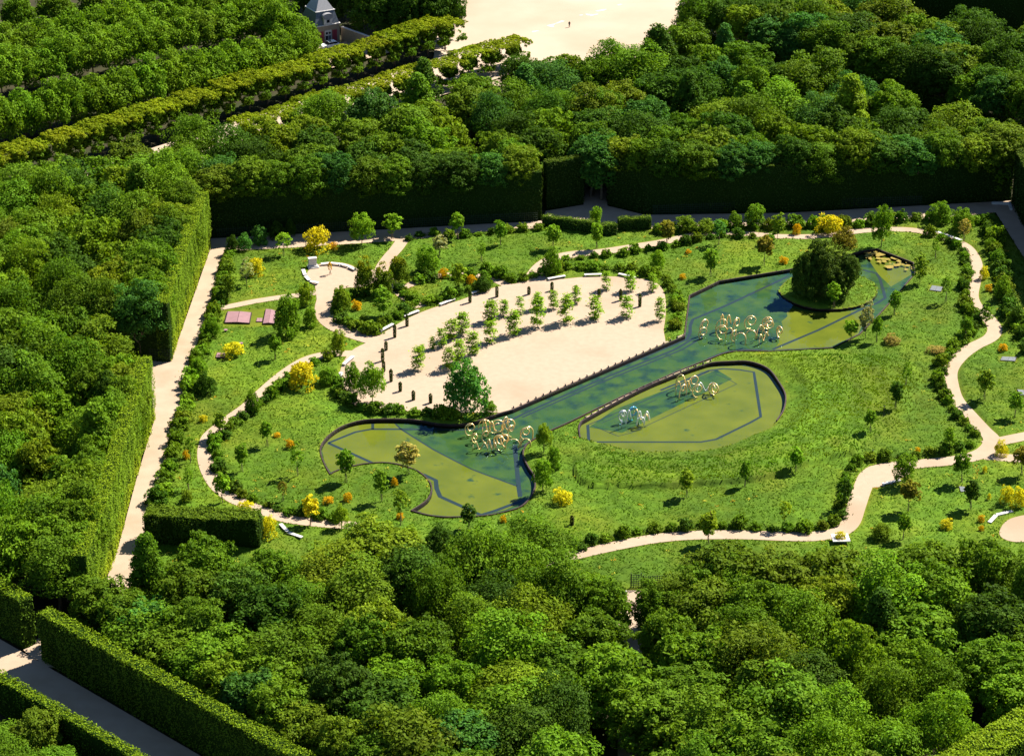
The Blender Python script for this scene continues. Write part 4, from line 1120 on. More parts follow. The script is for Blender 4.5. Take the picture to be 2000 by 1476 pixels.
PL = [
 (554, 501, 33, 46, 'l', 'light', 'light young tree on the lawn behind the pale yellow bush at upper left'),
 (620, 488, 60, 46, 'y', 'yellow', 'largest bright yellow bush, above the stone monument'),
 (651, 487, 20, 14, 'y', 'orange', 'small orange bush at the foot of the largest yellow bush'),
 (707, 480, 56, 66, 'T', 'light', 'wide light green tree by the rear path left of the round-topped tree'),
 (766, 467, 35, 52, 't', 'light', 'round-topped young tree where the garden path meets the rear alley'),
 (482, 558, 27, 52, 'l', 'cream', 'white-blossomed young tree in front of a yellow bush on the left lawn'),
 (500, 538, 34, 36, 'y', 'yellow', 'round yellow bush behind a white-blossomed young tree on the left lawn'),
 (449, 586, 27, 62, 's', 'olive', 'narrow olive tree by the upper left alley border'),
 (435, 592, 24, 28, 'b', 'dark', 'dark round bush beside the left alley under a narrow olive tree'),
 (455, 497, 26, 36, 'B', 'dark', 'dark bush at the upper left corner of the garden'),
 (478, 490, 30, 34, 'B', 'bluish', 'bluish dark bush second from the upper left corner'),
 (508, 477, 36, 38, 'B', 'bluish', 'large bluish bush third from the upper left corner'),
 (540, 465, 36, 34, 'B', 'dark', 'dark bush against the shaded rear alley, fourth from the corner'),
 (567, 460, 22, 34, 'B', 'dark', 'narrow dark bush left of the largest yellow bush'),
 (645, 536, 10, 26, 'l', 'orange', 'thin orange sapling on the small round sand place'),
 (712, 575, 42, 70, 'G', 'olive', 'big dark evergreen with golden tips beside the small sand round'),
 (748, 578, 42, 62, 'G', 'olive', 'second big dark evergreen with golden tips, right of the first'),
 (778, 552, 44, 56, 'G', 'olive', 'dark golden-tipped evergreen beside the path to the rear alley'),
 (667, 607, 40, 50, 'B', 'olive', 'olive grey tree-like bush at the left tip of the middle bed'),
 (696, 606, 24, 20, 'y', 'orange', 'orange bush inside the middle bed'),
 (749, 619, 36, 66, 's', 'mid', 'green tree with short trunk inside the middle bed'),
 (710, 628, 20, 10, 'y', 'lime', 'low yellow-green clump inside the middle bed'),
 (562, 657, 58, 82, 'B', 'mid', 'large round green bush beside the mauve hatches'),
 (597, 597, 38, 48, 'B', 'lime', 'yellow-blossomed tall bush left of the path to the small sand round'),
 (606, 640, 30, 40, 'B', 'mid', 'green bush right of the large round bush near the mauve hatches'),
 (456, 696, 46, 28, 'y', 'yellow', 'low yellow bush beside the small mauve plank on the left lawn'),
 (538, 703, 25, 50, 't', 'mid', 'young tree alone on the lawn left of the terrace path'),
 (660, 692, 33, 52, 'B', 'lime', 'yellow-green conical tree at the left tip of the sand terrace'),
 (590, 757, 60, 54, 'y', 'yellow', 'large yellow bush beside the curved path left of the terrace'),
 (894, 469, 32, 55, 't', 'light', 'young tree at the rear border, left of the two over the rear lawn'),
 (977, 480, 25, 48, 't', 'mid', 'young tree on the rear lawn near the rear alley'),
 (859, 502, 32, 42, 't', 'cream', 'pale blossoming round tree on the rear lawn'),
 (835, 532, 50, 52, 'B', 'mid', 'broad green bush on bare earth at the left of the rear lawn'),
 (940, 515, 16, 43, 'l', 'mid', 'thin sapling in the middle of the rear lawn'),
 (1080, 488, 31, 48, 't', 'light', 'light young tree right behind a dark conical shrub on the rear lawn'),
 (1078, 536, 34, 54, 'B', 'mid', 'tall shrub at the mouth of the path from the terrace'),
 (1163, 440, 27, 40, 'B', 'light', 'small round tree between the trimmed rear hedges'),
 (1165, 486, 25, 52, 't', 'light', 'young tree in front of the trimmed rear hedges'),
 (866, 544, 22, 20, 'y', 'orange', 'orange bush in the bed left of a golden tree'),
 (895, 572, 31, 58, 't', 'lime', 'golden young tree in the bed above the terrace benches'),
 (920, 556, 24, 20, 'y', 'orange', 'orange bush in the bed right of a golden tree'),
 (944, 568, 32, 30, 'B', 'dark', 'dark bush at the right tip of the bed above the benches'),
 (1302, 482, 31, 52, 't', 'bronze', 'bronze young tree beside the rear path above the terrace'),
 (1404, 480, 29, 50, 'l', 'bluish', 'blue-green young tree beside the rear path bend'),
 (1387, 542, 31, 57, 't', 'mid', 'dark young tree on the lawn left of the upper pond'),
 (1492, 521, 36, 62, 't', 'bronze', 'bronze young tree by the bank left of the big dark island tree'),
 (1518, 474, 30, 64, 's', 'olive', 'tall slim tree at the rear border behind the island'),
 (1473, 444, 42, 46, 'B', 'mid', 'pointed green bush on the rear border against the dark hedge'),
 (1435, 446, 32, 30, 'B', 'mid', 'green bush left of the pointed bush on the rear border'),
 (1284, 526, 29, 36, 'B', 'light', 'rounded green bush on the lawn above the right end of the terrace'),
 (1340, 451, 38, 28, 'B', 'olive', 'olive bush on the rear border, left of a pair'),
 (1378, 454, 38, 28, 'B', 'olive', 'olive bush on the rear border, right of a pair'),
 (1556, 457, 20, 22, 'y', 'orange', 'orange bush on the rear border left of a tall yellow bush'),
 (1619, 456, 55, 42, 'y', 'yellow', 'tall yellow bush on the rear border behind the island'),
 (1721, 484, 41, 84, 'T', 'mid', 'tallest young tree behind the right tip of the upper pond'),
 (1648, 500, 52, 56, 'T', 'bronze', 'wide bronze tree behind the big dark island tree'),
 (1530, 516, 20, 16, 'y', 'orange', 'orange bush on the bank beside the bronze young tree'),
 (1344, 496, 14, 8, 'y', 'orange', 'low orange clump on the lawn above the upper pond'),
 (1333, 545, 14, 10, 'y', 'orange', 'low orange clump on the lawn beside the terrace end'),
 (1628, 602, 30, 52, 't', 'light', 'small light tree on the island in front of the big dark tree'),
 (1796, 556, 30, 68, 's', 'olive', 'dark slim tree at the right tip of the upper pond'),
 (1826, 508, 16, 42, 'l', 'mid', 'thin sapling on the lawn beyond the upper pond tip'),
 (1747, 617, 25, 50, 't', 'mid', 'young tree on the right bank of the upper pond above a pair'),
 (1690, 662, 29, 82, 's', 'cream', 'pale slim tree standing at the right bank of the upper pond'),
 (1712, 669, 22, 53, 't', 'mid', 'young tree right of the pale slim tree on the pond bank'),
 (1662, 668, 29, 44, 't', 'light', 'young tree left of the pale slim tree on the pond bank'),
 (1847, 592, 25, 52, 'l', 'mid', 'young tree beside the dark grating near the winding path'),
 (1885, 667, 26, 51, 't', 'mid', 'young tree near the border below the path bend at right'),
 (1925, 633, 24, 46, 's', 'mid', 'dark slim tree at the outer bend of the right path'),
 (1838, 437, 44, 42, 'B', 'mid', 'broad rounded bush at the rear right, left of a pair'),
 (1879, 452, 46, 46, 'B', 'mid', 'broad rounded bush at the rear right, right of a pair'),
 (1882, 474, 24, 50, 'l', 'straw', 'sparse yellowish sapling on stakes behind the long white bench'),
 (1957, 588, 36, 48, 'B', 'mid', 'large bush between the winding path and the right alley'),
 (1935, 490, 26, 24, 'B', 'mid', 'green bush near the right alley corner'),
 (1948, 515, 26, 28, 'B', 'mid', 'green bush on the right border below the corner'),
 (1985, 640, 32, 40, 'B', 'dark', 'dark bush on the right border near the image edge'),
 (1921, 545, 20, 26, 'y', 'yellow', 'yellow bush on the right edge of the winding path'),
 (1930, 570, 16, 14, 'y', 'orange', 'orange clump beside the winding path at right'),
 (1740, 672, 40, 18, 'y', 'straw', 'low straw-yellow bush on the meadow right of the upper pond'),
 (1828, 690, 38, 12, 'y', 'straw', 'flat pale yellow clump in the meadow near the right path'),
 (1958, 687, 22, 16, 'y', 'orange', 'orange bush on the right lawn beside the dark panels'),
 (1748, 808, 27, 56, 't', 'dark', 'dark young tree standing beside the thin black post'),
 (1769, 762, 19, 43, 'l', 'mid', 'faint sapling above the dark young tree on the meadow'),
 (1699, 852, 25, 46, 't', 'mid', 'young tree lower left of the thin black post'),
 (1853, 882, 26, 46, 't', 'light', 'young tree at the border above the right path junction'),
 (1922, 782, 34, 60, 't', 'olive', 'egg-shaped olive tree on the right lawn'),
 (1982, 818, 33, 53, 't', 'mid', 'young tree at the right image edge above the junction'),
 (1554, 922, 29, 48, 't', 'light', 'young tree at the right end of the tall grass edge'),
 (1877, 945, 35, 64, 't', 'mid', 'green tree right of the bench bay on the lower right lawn'),
 (1895, 997, 34, 60, 't', 'dark', 'dark young tree in the middle of the lower right lawn'),
 (1765, 948, 48, 62, 'T', 'mid', 'broad tree leaning over the white bench in the sand bay'),
 (1774, 1001, 40, 64, 't', 'bronze', 'bronze tree below the white bench in the sand bay'),
 (1994, 930, 40, 60, 't', 'bronze', 'bronze tree at the right image edge below the junction'),
 (1650, 994, 28, 72, 's', 'dark', 'dark slim tree left of the path below the sand bay'),
 (1764, 1056, 28, 56, 't', 'mid', 'young tree above the front wood near the square planter'),
 (1532, 1030, 32, 54, 'l', 'lime', 'yellow-green young tree above the lower path'),
 (1383, 1064, 38, 62, 't', 'lime', 'yellow-green tree between the lower path and the front wood'),
 (1954, 888, 33, 31, 'y', 'yellow', 'round yellow bush in the fork of the right paths'),
 (1965, 985, 32, 40, 'y', 'yellow', 'yellow bush pair at the right edge, left one'),
 (1990, 992, 32, 40, 'y', 'yellow', 'yellow bush pair at the right edge, right one'),
 (1848, 1032, 30, 20, 'y', 'yellow', 'yellow bush at the edge of the front wood on the right'),
 (1916, 1021, 16, 14, 'y', 'orange', 'orange clump on the lower right lawn, upper of two'),
 (1916, 1039, 12, 12, 'y', 'orange', 'orange clump on the lower right lawn, lower of two'),
 (1931, 978, 10, 14, 'y', 'yellow', 'small yellow clump right of the dark young tree on the lower right lawn'),
 (1923, 926, 10, 14, 'y', 'yellow', 'small yellow clump right of the tree beside the bench bay'),
 (1792, 886, 13, 12, 'y', 'orange', 'orange clump at the border above the right path'),
 (1720, 1052, 40, 30, 'B', 'olive', 'olive bush between the lower right lawn and the front wood'),
 (1341, 973, 31, 56, 't', 'lime', 'golden-green young tree in front of the dark tall grass edge, leftmost of three'),
 (1455, 952, 23, 52, 't', 'mid', 'young tree at the tall grass edge, middle of three'),
 (1391, 1012, 16, 14, 'y', 'straw', 'pale yellow clump left of the lower path border'),
 (1062, 885, 34, 58, 'T', 'lime', 'light tree at the inner bend of the left pond, top of three'),
 (1082, 917, 28, 46, 'B', 'mid', 'dark bush at the inner bend of the left pond, middle of three'),
 (1060, 960, 40, 64, 'T', 'light', 'leafy tree at the inner bend of the left pond, lowest of three'),
 (1097, 984, 46, 30, 'y', 'yellow', 'yellow bush in the meadow right of the left pond'),
 (676, 943, 39, 66, 't', 'mid', 'young tree on the tongue of lawn at the left pond, leftmost'),
 (797, 928, 44, 64, 't', 'straw', 'golden tree at the end of the lawn tongue in the left pond'),
 (745, 980, 32, 62, 't', 'mid', 'young tree in the middle of the lawn tongue at the left pond'),
 (783, 1028, 34, 72, 'l', 'olive', 'tall loose tree at the lower end of the left pond'),
 (916, 1035, 35, 50, 't', 'dark', 'dark tree on the lower bank of the left pond'),
 (667, 1032, 33, 48, 'T', 'lime', 'golden-topped tree at the lower end of the curved path'),
 (607, 1025, 31, 62, 't', 'yellow', 'golden-yellow tree beside the lower bend of the curved path'),
 (680, 980, 22, 18, 'y', 'orange', 'orange bush below the left tree of the lawn tongue'),
 (771, 950, 14, 18, 'y', 'orange', 'orange bush beside the middle tree of the lawn tongue'),
 (641, 985, 24, 14, 'y', 'orange', 'orange bush right of the golden-yellow tree'),
 (983, 1020, 16, 14, 'y', 'orange', 'orange bush on the lower bank of the left pond'),
 (781, 1014, 18, 14, 'y', 'orange', 'orange clump at the foot of the tall loose tree'),
 (803, 1062, 36, 34, 'B', 'lime', 'yellow-green bush between the left pond and the front wood'),
 (430, 855, 27, 50, 't', 'olive', 'young tree between the left loop path and its inner border'),
 (522, 873, 27, 52, 't', 'mid', 'young tree on the left lawn left of the pond tip'),
 (473, 923, 25, 54, 't', 'mid', 'young tree on the left lawn near the path bend'),
 (581, 931, 28, 68, 'l', 'mid', 'loose young tree nearest the left tip of the pond'),
 (373, 905, 22, 51, 'l', 'mid', 'young tree behind an orange bush at the left border'),
 (368, 959, 21, 46, 'l', 'mid', 'young tree on the narrow lawn above the arbor hedge'),
 (434, 984, 33, 60, 't', 'light', 'round young tree at the edge of the path above the arbor hedge'),
 (553, 981, 20, 40, 'l', 'bronze', 'small bronze tree at the lower left lawn border'),
 (397, 824, 18, 14, 'y', 'yellow', 'yellow clump on the lawn between alley and loop path'),
 (567, 876, 22, 18, 'y', 'orange', 'orange bush on the left lawn, right of a pair'),
 (542, 854, 16, 9, 'y', 'orange', 'small orange clump on the left lawn'),
 (364, 898, 16, 18, 'y', 'orange', 'orange bush at the left border beside the alley'),
 (480, 1008, 42, 30, 'y', 'yellow', 'yellow bush behind the arbor hedge by the path'),
 (524, 1050, 38, 44, 'y', 'yellow', 'yellow bush right of the arbor hedge'),
 (365, 980, 30, 22, 'y', 'lime', 'yellow-green bush at the top of the arbor hedge'),
 (493, 808, 34, 46, 'B', 'mid', 'conical shrub beside the loop path'),
 (403, 770, 46, 42, 'B', 'dark', 'largest dark bush along the left border'),
 (388, 735, 34, 36, 'B', 'mid', 'green bush above the largest dark bush of the left border'),
 (415, 660, 32, 42, 'B', 'mid', 'tall bush beside the small stools at the left border'),
 (727, 786, 52, 80, 'T', 'light', 'feathery young tree at the lower left edge of the terrace'),
 (910, 806, 90, 106, 'B', 'bluish', 'largest shrub, a big blue-green mass on the canal bank'),
 (957, 808, 28, 26, 'B', 'mid', 'rounded bush right of the largest shrub on the canal bank'),
 (690, 765, 40, 60, 'B', 'mid', 'bush at the lower left end of the terrace'),
 (640, 750, 36, 34, 'B', 'mid', 'bush right of the large yellow bush by the curved path'),
 (1015, 1075, 60, 40, 'B', 'mid', 'wide bush at the lower tip of the left pond'),
 (700, 1062, 60, 44, 'B', 'mid', 'green bush below the lower end of the curved path'),
 (860, 1072, 60, 46, 'B', 'dark', 'dark bush on the front wood edge below the pond'),
 (940, 1078, 56, 44, 'B', 'mid', 'mid green bush on the front wood edge below the pond'),
]
for x, y, w, h, s_, c_, lab in PL:
    put(x, y, w, h, s_, c_, lab)
# the big dark tree of the island: three stems of crown
p = G(1605, 578)
e = empty('island_tree', (p[0], p[1], 0)); tag(e, 'massive dark spreading tree on the round island', 'tree')
s, sv = scales(578)
for (dx, dz, w, h, pr) in ((-22, 0, 80, 92, 0), (20, 2, 78, 82, 1), (-4, 26, 66, 78, 2), (48, 30, 54, 52, 3), (-40, 10, 52, 70, 4)):
    c = link('crown', CR_DOME[pr], e, None, jit((.055, .095, .012), .1))
    c.location = (dx / s, rp.uniform(-1.5, 1.5), .5 + dz / sv); c.scale = (w / s / 10, w / s / 10, h / sv / 9.2); c.rotation_euler = (0, 0, rp.uniform(0, 6))
t = link('trunk', TK_BIG[0], e, BARK); t.scale = (1, 1, .8)

# tiered young trees on the terrace
TI = [('front', [(816, 723, 30, 48), (877, 722, 26, 44), (897, 708, 28, 46), (923, 692, 28, 44), (958, 670, 28, 44), (1003, 654, 30, 47), (1050, 639, 32, 60), (1106, 630, 34, 56), (1162, 623, 28, 45), (1224, 620, 26, 43), (1289, 626, 22, 47)]),
      ('middle', [(824, 694, 14, 22), (845, 681, 16, 24), (863, 678, 20, 38), (882, 663, 30, 40), (904, 653, 30, 44), (959, 628, 34, 42), (984, 617, 22, 33), (1016, 614, 18, 36), (1049, 604, 20, 34), (1081, 603, 22, 38), (1125, 592, 20, 34)]),
      ('rear', [(1184, 566, 20, 37), (1231, 568, 24, 40), (1274, 569, 22, 36)])]
for arc, lst in TI:
    for k, (x, y, w, h) in enumerate(lst, 1):
        put(x, y, w * 1.15, h, 'p', 'pale', f'pale green tiered young tree in the {arc} arc on the sand terrace, {ORD[k]} from left', 'tiered young trees on the terrace')
# columnar cypresses
CY = [(841, 787), (807.5, 781), (782, 764), (764, 745), (749.5, 726), (747.5, 705), (754, 684), (771, 659), (795, 637), (918, 591), (970.5, 580), (1033, 575), (1078, 568), (1125, 571), (1170, 580), (1212, 587), (1249.5, 599)]
HTS = [18, 18, 18, 24, 21, 25, 17, 25, 22, 24, 21, 15, 17, 14, 15, 22, 24]
for k, ((x, y), h) in enumerate(zip(CY, HTS), 1):
    s, sv = scales(y)
    p = G(x, y)
    e = empty('columnar_cypress', (p[0], p[1], 0.03), rp.uniform(0, 6)); tag(e, f'slim dark columnar cypress on the sand terrace, {ORD[k]} along the arc from the lower left', 'cypress', 'columnar cypresses around the terrace')
    c = link('crown', rp.choice(CYP), e, None, jit((.045, .062, .012))); c.scale = (1.0, 1.0, h / sv / 2.5)
    t = link('stem', TK_STEM[0], e, BARK); t.scale = (.8, .8, .5)
p = G(1117, 1027); s, sv = scales(1027)
e = empty('columnar_cypress', (p[0], p[1], 0)); tag(e, 'single dark brown column shrub in the meadow above the lower path', 'cypress')
c = link('crown', CYP[0], e, None, (.03, .03, .01)); c.scale = (1, 1, .75)

# border shrubs
BORD = [
 ('along the left sand alley', [(450, 500), (438, 540), (428, 590), (412, 640), (392, 690), (375, 745), (368, 790), (352, 840), (340, 880), (328, 930), (310, 985)], 2.72, 2.71, 'mid'),
 ('inside the left loop path', [(640, 705), (605, 718), (562, 745), (540, 770), (512, 792), (475, 822), (440, 852), (420, 872), (424, 905), (440, 938), (462, 958), (495, 975), (535, 993), (575, 1003), (625, 1010), (655, 1014)], 2.45, 2.01, 'mid'),
 ('along the lower edge of the terrace', [(655, 745), (668, 780), (695, 797), (730, 806), (770, 808), (810, 812), (850, 815), (885, 815)], 2.18, 2.48, 'mid'),
 ('around the middle bed', [(672, 588), (658, 610), (668, 628), (695, 643), (728, 652), (752, 634), (785, 618), (808, 598), (795, 580), (778, 568), (735, 580), (690, 580)], 2.31, 2.36, 'mid'),
 ('around the bed above the benches', [(792, 570), (808, 586), (840, 595), (872, 588), (905, 575), (938, 566), (955, 552), (925, 545), (870, 545), (820, 550)], 2.45, 2.24, 'mid'),
 ('along the curved rear edge of the terrace', [(945, 528), (985, 545), (1012, 548), (1100, 528), (1160, 530), (1230, 532), (1292, 545), (1312, 565), (1322, 590), (1325, 615), (1316, 640)], 2.45, 2.24, 'mid'),
 ('below the rear path', [(1088, 520), (1130, 506), (1200, 501), (1260, 492), (1310, 485), (1380, 468), (1440, 466), (1500, 470)], 2.72, 1.89, 'mid'),
 ('along the rear alley', [(795, 470), (830, 460), (870, 463), (920, 462), (1000, 454), (1050, 450)], 2.99, 2.01, 'mid'),
 ('along the rear alley right of the hedges', [(1290, 455), (1340, 452), (1400, 450), (1450, 450), (1540, 444), (1600, 446), (1700, 440), (1760, 436), (1800, 432), (1860, 434), (1910, 440)], 2.99, 2.60, 'mid'),
 ('inside the winding right path', [(1815, 462), (1855, 478), (1880, 498), (1888, 530), (1884, 570), (1890, 608), (1908, 640), (1890, 660), (1855, 690), (1838, 718), (1834, 750), (1850, 790), (1880, 825), (1905, 855)], 2.58, 2.12, 'mid'),
 ('above the lower right path', [(1895, 872), (1850, 884), (1800, 892), (1740, 898), (1684, 905), (1655, 930), (1648, 970), (1640, 1012), (1600, 1032), (1540, 1035), (1450, 1031), (1400, 1030), (1330, 1032), (1250, 1042), (1190, 1055), (1130, 1070)], 2.58, 1.89, 'mid'),
 ('along the right alley', [(1925, 440), (1940, 475), (1952, 530), (1965, 590), (1985, 640), (2005, 690)], 2.99, 3.07, 'dark'),
]
nb = 0
for where, px, step, size, ck in BORD:
    P = resample(smooth(GP(px), 4), step)
    for q in P:
        q = q + np.array([rp.uniform(-.4, .4), rp.uniform(-.5, .5)])
        Wd = size * rp.uniform(.65, 1.25); Hh = Wd * rp.uniform(.6, .95)
        ok_, x_, y_ = inview((q[0], q[1], 0), 12)
        if not ok_: continue
        ck2 = rp.choices([ck, 'dark', 'olive', 'light'], [4, 2, 2, 1])[0]
        e = empty('border_shrub', (q[0], q[1], lawn_z(*q) - .06), rp.uniform(0, 6)); tag(e, f'low leafy shrub in the planted border {where}', 'shrub', f'border shrubs {where}')
        c = link('crown', rp.choice(CR_BUSH), e, None, jit(tuple(v * 1.2 for v in COLS[ck2]), .2)); c.scale = (Wd / 1.75, Wd / 1.75, Hh / 1.35)
        nb += 1
print('border shrubs', nb)
UC, UT = [], []
ru = np.random.default_rng(77)
for where, px, step, size, ck in BORD:
    P = resample(smooth(GP(px), 4), .25)
    for rep in range(9):
        Q2 = P + ru.normal(size=P.shape) * (size * .28)
        bump = vnoise(Q2[:, 0] * .9, Q2[:, 1] * .9, 31)
        zz = np.array([lawn_z(*q) for q in Q2]) + ru.random(len(Q2)) * (.15 + .75 * bump)
        keep = ru.random(len(Q2)) < .3 + .7 * bump
        UC.append(np.c_[Q2, zz][keep]); UT.append(np.clip(1 + .25 * ru.normal(size=keep.sum()), .5, 1.7))
UC, UT = np.concatenate(UC), np.concatenate(UT)
ume = mesh_polys('border_planting', leaf_quads(UC, unit(ru.normal(size=UC.shape) * .7 + np.array([0, 0, .8])), np.full(len(UC), .3), ru), 4, np.c_[UT, UT, UT])
uo = link('border_planting', ume, None, LEAF, (.062, .105, .009)); tag(uo, kind='stuff', label='low leafy ground cover between the border shrubs', cat='ground cover')

# ================================================================== FURNITURE
def bench(px, py, px2, py2, label, w=.62, h=.46, slabs=1):
    a, b = G(px, py), G(px2, py2)
    c = (a + b) / 2
    d = b - a
    Ln = math.hypot(d[0], d[1])
    e = empty('stone_bench', (c[0], c[1], 0.0), math.atan2(d[1], d[0])); tag(e, label, 'bench')
    for k in range(slabs):
        bm = bmesh.new(); sl = Ln / slabs
        box(bm, (-Ln / 2 + sl * (k + .5), 0, h - .06), (sl - (.03 if slabs > 1 else 0), w, .13), bev=.015)
        link('seat', from_bm('seat', bm), e, STONE)
    for k in range(slabs + 1):
        bm = bmesh.new()
        x = -Ln / 2 + Ln * k / slabs + (.2 if k == 0 else -.2 if k == slabs else 0)
        box(bm, (x, 0, (h - .125) / 2), (.22, w * .8, h - .125), bev=.01)
        link('leg', from_bm('leg', bm), e, STONE)
    return e


for a in [(859, 598, 888, 587, 'white stone bench at the terrace edge left of two cypresses'),
          (921, 576, 949, 567, 'white stone bench at the terrace edge below the dark bush'),
          (1070, 548, 1104, 542, 'white stone bench at the terrace edge beside the rear path mouth'),
          (1141, 540, 1175, 539, 'white stone bench at the rear of the terrace, middle of three'),
          (1208, 538, 1241, 545, 'white stone bench at the rear right of the terrace'),
          (789, 621, 818, 610, 'white stone bench at the tip of the middle bed, upper one'),
          (742, 650, 768, 636, 'white stone bench below the middle bed, lower one'),
          (671, 715, 690, 699, 'white stone bench at the left end of the terrace'),
          (660, 748, 666, 731, 'white stone bench at the lower left terrace edge, half hidden'),
          (548, 1027, 562, 1042, 'white stone bench left piece at the lower end of the loop path'),
          (564, 1044, 590, 1053, 'white stone bench right piece at the lower end of the loop path'),
          (1932, 1024, 1945, 1010, 'white stone bench left piece at the lower right sand round'),
          (1946, 1009, 1977, 1002, 'white stone bench right piece at the lower right sand round')]:
    bench(*a)
bench(1824, 454, 1878, 473, 'long white stone bench of several slabs at the upper right path', slabs=4)
bench(1723, 949, 1758, 941, 'white stone bench in the sand bay below the broad tree', slabs=2)
# curved seat around the small sand round: each slab a bench of its own
for k, (x1, y1, x2, y2) in enumerate([(627, 519, 645, 517), (646, 517, 664, 519), (665, 519, 680, 523), (681, 524, 694, 530)], 1):
    bench(x1, y1, x2, y2, f'white slab of the curved seat right of the monument, {ORD[k]} from left', w=.7)
for k, (x1, y1, x2, y2) in enumerate([(592, 530, 596, 541), (597, 543, 604, 551), (606, 553, 622, 556)], 1):
    bench(x1, y1, x2, y2, f'white slab of the curved seat below the monument, {ORD[k]} from top', w=.7)
# monument
p = G(611, 522)
e = empty('stone_monument', (p[0], p[1], 0), .25); tag(e, 'pale stone monument block on a stepped base at the small sand round', 'monument')
for nm, c, sz in (('plinth', (0, -.15, .12), (2.1, 1.5, .24)), ('step', (0, -.1, .36), (1.85, 1.15, .24)), ('block', (-.05, 0, 1.18), (1.55, .75, 1.40)), ('cap', (-.05, 0, 1.95), (1.7, .9, .14))):
    bm = bmesh.new(); box(bm, c, sz, bev=.02); link(nm, from_bm(nm, bm), e, STONE)
p = G(1953, 399)
e = empty('stone_ledge', (p[0], p[1], 0), -.05); tag(e, 'low pale stone ledge in the shaded rear right corner of the alley', 'ledge')
for c, sz in (((0, 0, .2), (3.4, .5, .5)), ((1.9, -1.6, .2), (.5, 3.6, .5))):
    bm = bmesh.new(); box(bm, c, sz, bev=.03); link('step', from_bm('step', bm), e, STONE)
# planter table with yellow flowers
p = G(1641, 1060)
e = empty('square_planter', (p[0], p[1], 0), .05); tag(e, 'white square stone planter with yellow flowers on the lower path', 'planter')
bm = bmesh.new(); box(bm, (0, 0, .4), (1.7, 1.5, .8), bev=.02); link('base', from_bm('base', bm), e, FACADE)
bm = bmesh.new()
for c, sz in (((0, -.95, .9), (2.7, .55, .2)), ((0, .95, .9), (2.7, .55, .2)), ((-1.08, 0, .9), (.54, 1.35, .2)), ((1.08, 0, .9), (.54, 1.35, .2))): box(bm, c, sz)
link('slab', from_bm('slab', bm), e, STONE)
c = link('flowers', CR_SPIKY[0], e, None, COLS['yellow']); c.scale = (.68, .68, .62); c.location = (0, 0, .85)
# gate pillar
p = G(1217, 1180)
e = empty('gate_pillar', (p[0], p[1], 0)); tag(e, 'white stone pillar at the top of the narrow path', 'pillar')
bm = bmesh.new(); box(bm, (0, 0, 1.0), (.7, .7, 2.0), bev=.03); link('shaft', from_bm('shaft', bm), e, STONE)
bm = bmesh.new(); box(bm, (-.1, 0, 2.1), (1.1, 1.0, .2), bev=.03); link('cap', from_bm('cap', bm), e, STONE)
# lattice fences by the narrow path
for (x1, y1, x2, y2, hh, lab) in ((1233, 1148, 1251, 1148, 2.4, 'tall dark lattice panel at the top of the narrow path'), (1257, 1140, 1312, 1136, 1.3, 'low dark lattice fence along the lawn right of the narrow path')):
    a, b = GP([(x1, y1), (x2, y2)]); d = b - a; Ln = np.hypot(*d)
    e = empty('lattice_fence', (*((a + b) / 2), 0), math.atan2(d[1], d[0])); tag(e, lab, 'fence')
    bm = bmesh.new()
    for k in range(int(Ln / .35) + 1): box(bm, (-Ln / 2 + k * .35, 0, hh / 2), (.08, .06, hh))
    for k in range(int(hh / .35) + 1): box(bm, (0, .045, k * .35 + .1), (Ln, .03, .07))
    link('panel', from_bm('panel', bm), e, LATTICE)
    for sx in (-1, 1):
        bm = bmesh.new(); box(bm, (sx * (Ln / 2 + .08), 0, hh / 2 + .1), (.12, .12, hh + .2)); link('post', from_bm('post', bm), e, LATTICE)


# hatches, stools, plank, gratings
def hatch(pts, label, cat, m, z=.22, ridge=True, name='cellar_hatch'):
    P = GP(pts)
    c = P.mean(0)
    e = empty(name, (c[0], c[1], 0)); tag(e, label, cat)
    Q = P - c
    bm = bmesh.new()
    lo_v = [bm.verts.new((*q, -.1)) for q in Q]; hi_v = [bm.verts.new((*q, z)) for q in Q]
    for i in range(4): bm.faces.new((lo_v[i], lo_v[(i + 1) % 4], hi_v[(i + 1) % 4], hi_v[i]))
    bm.faces.new(hi_v)
    link('frame', from_bm('frame', bm), e, RIMM)
    for half in (0, 1):
        A = [Q[0] * (1 - t) + Q[1] * t for t in ((0.02, .49) if not half else (.51, .98))]
        B = [Q[3] * (1 - t) + Q[2] * t for t in ((0.02, .49) if not half else (.51, .98))]
        lid = [A[0] * .97, A[1] * .97, B[1] * .97, B[0] * .97]
        zz = [z + .03, z + .03 + (.12 if ridge else 0), z + .03 + (.12 if ridge else 0), z + .03] if not half else [z + .03 + (.12 if ridge else 0), z + .03, z + .03, z + .03 + (.12 if ridge else 0)]
        bm = bmesh.new()
        t_ = [bm.verts.new((*q, zq)) for q, zq in zip(lid, zz)]; b_2 = [bm.verts.new((*q, z + .005)) for q in lid]
        bm.faces.new(t_)
        for i in range(4): bm.faces.new((b_2[i], b_2[(i + 1) % 4], t_[(i + 1) % 4], t_[i]))
        link('lid', from_bm('lid', bm), e, m)
    return e


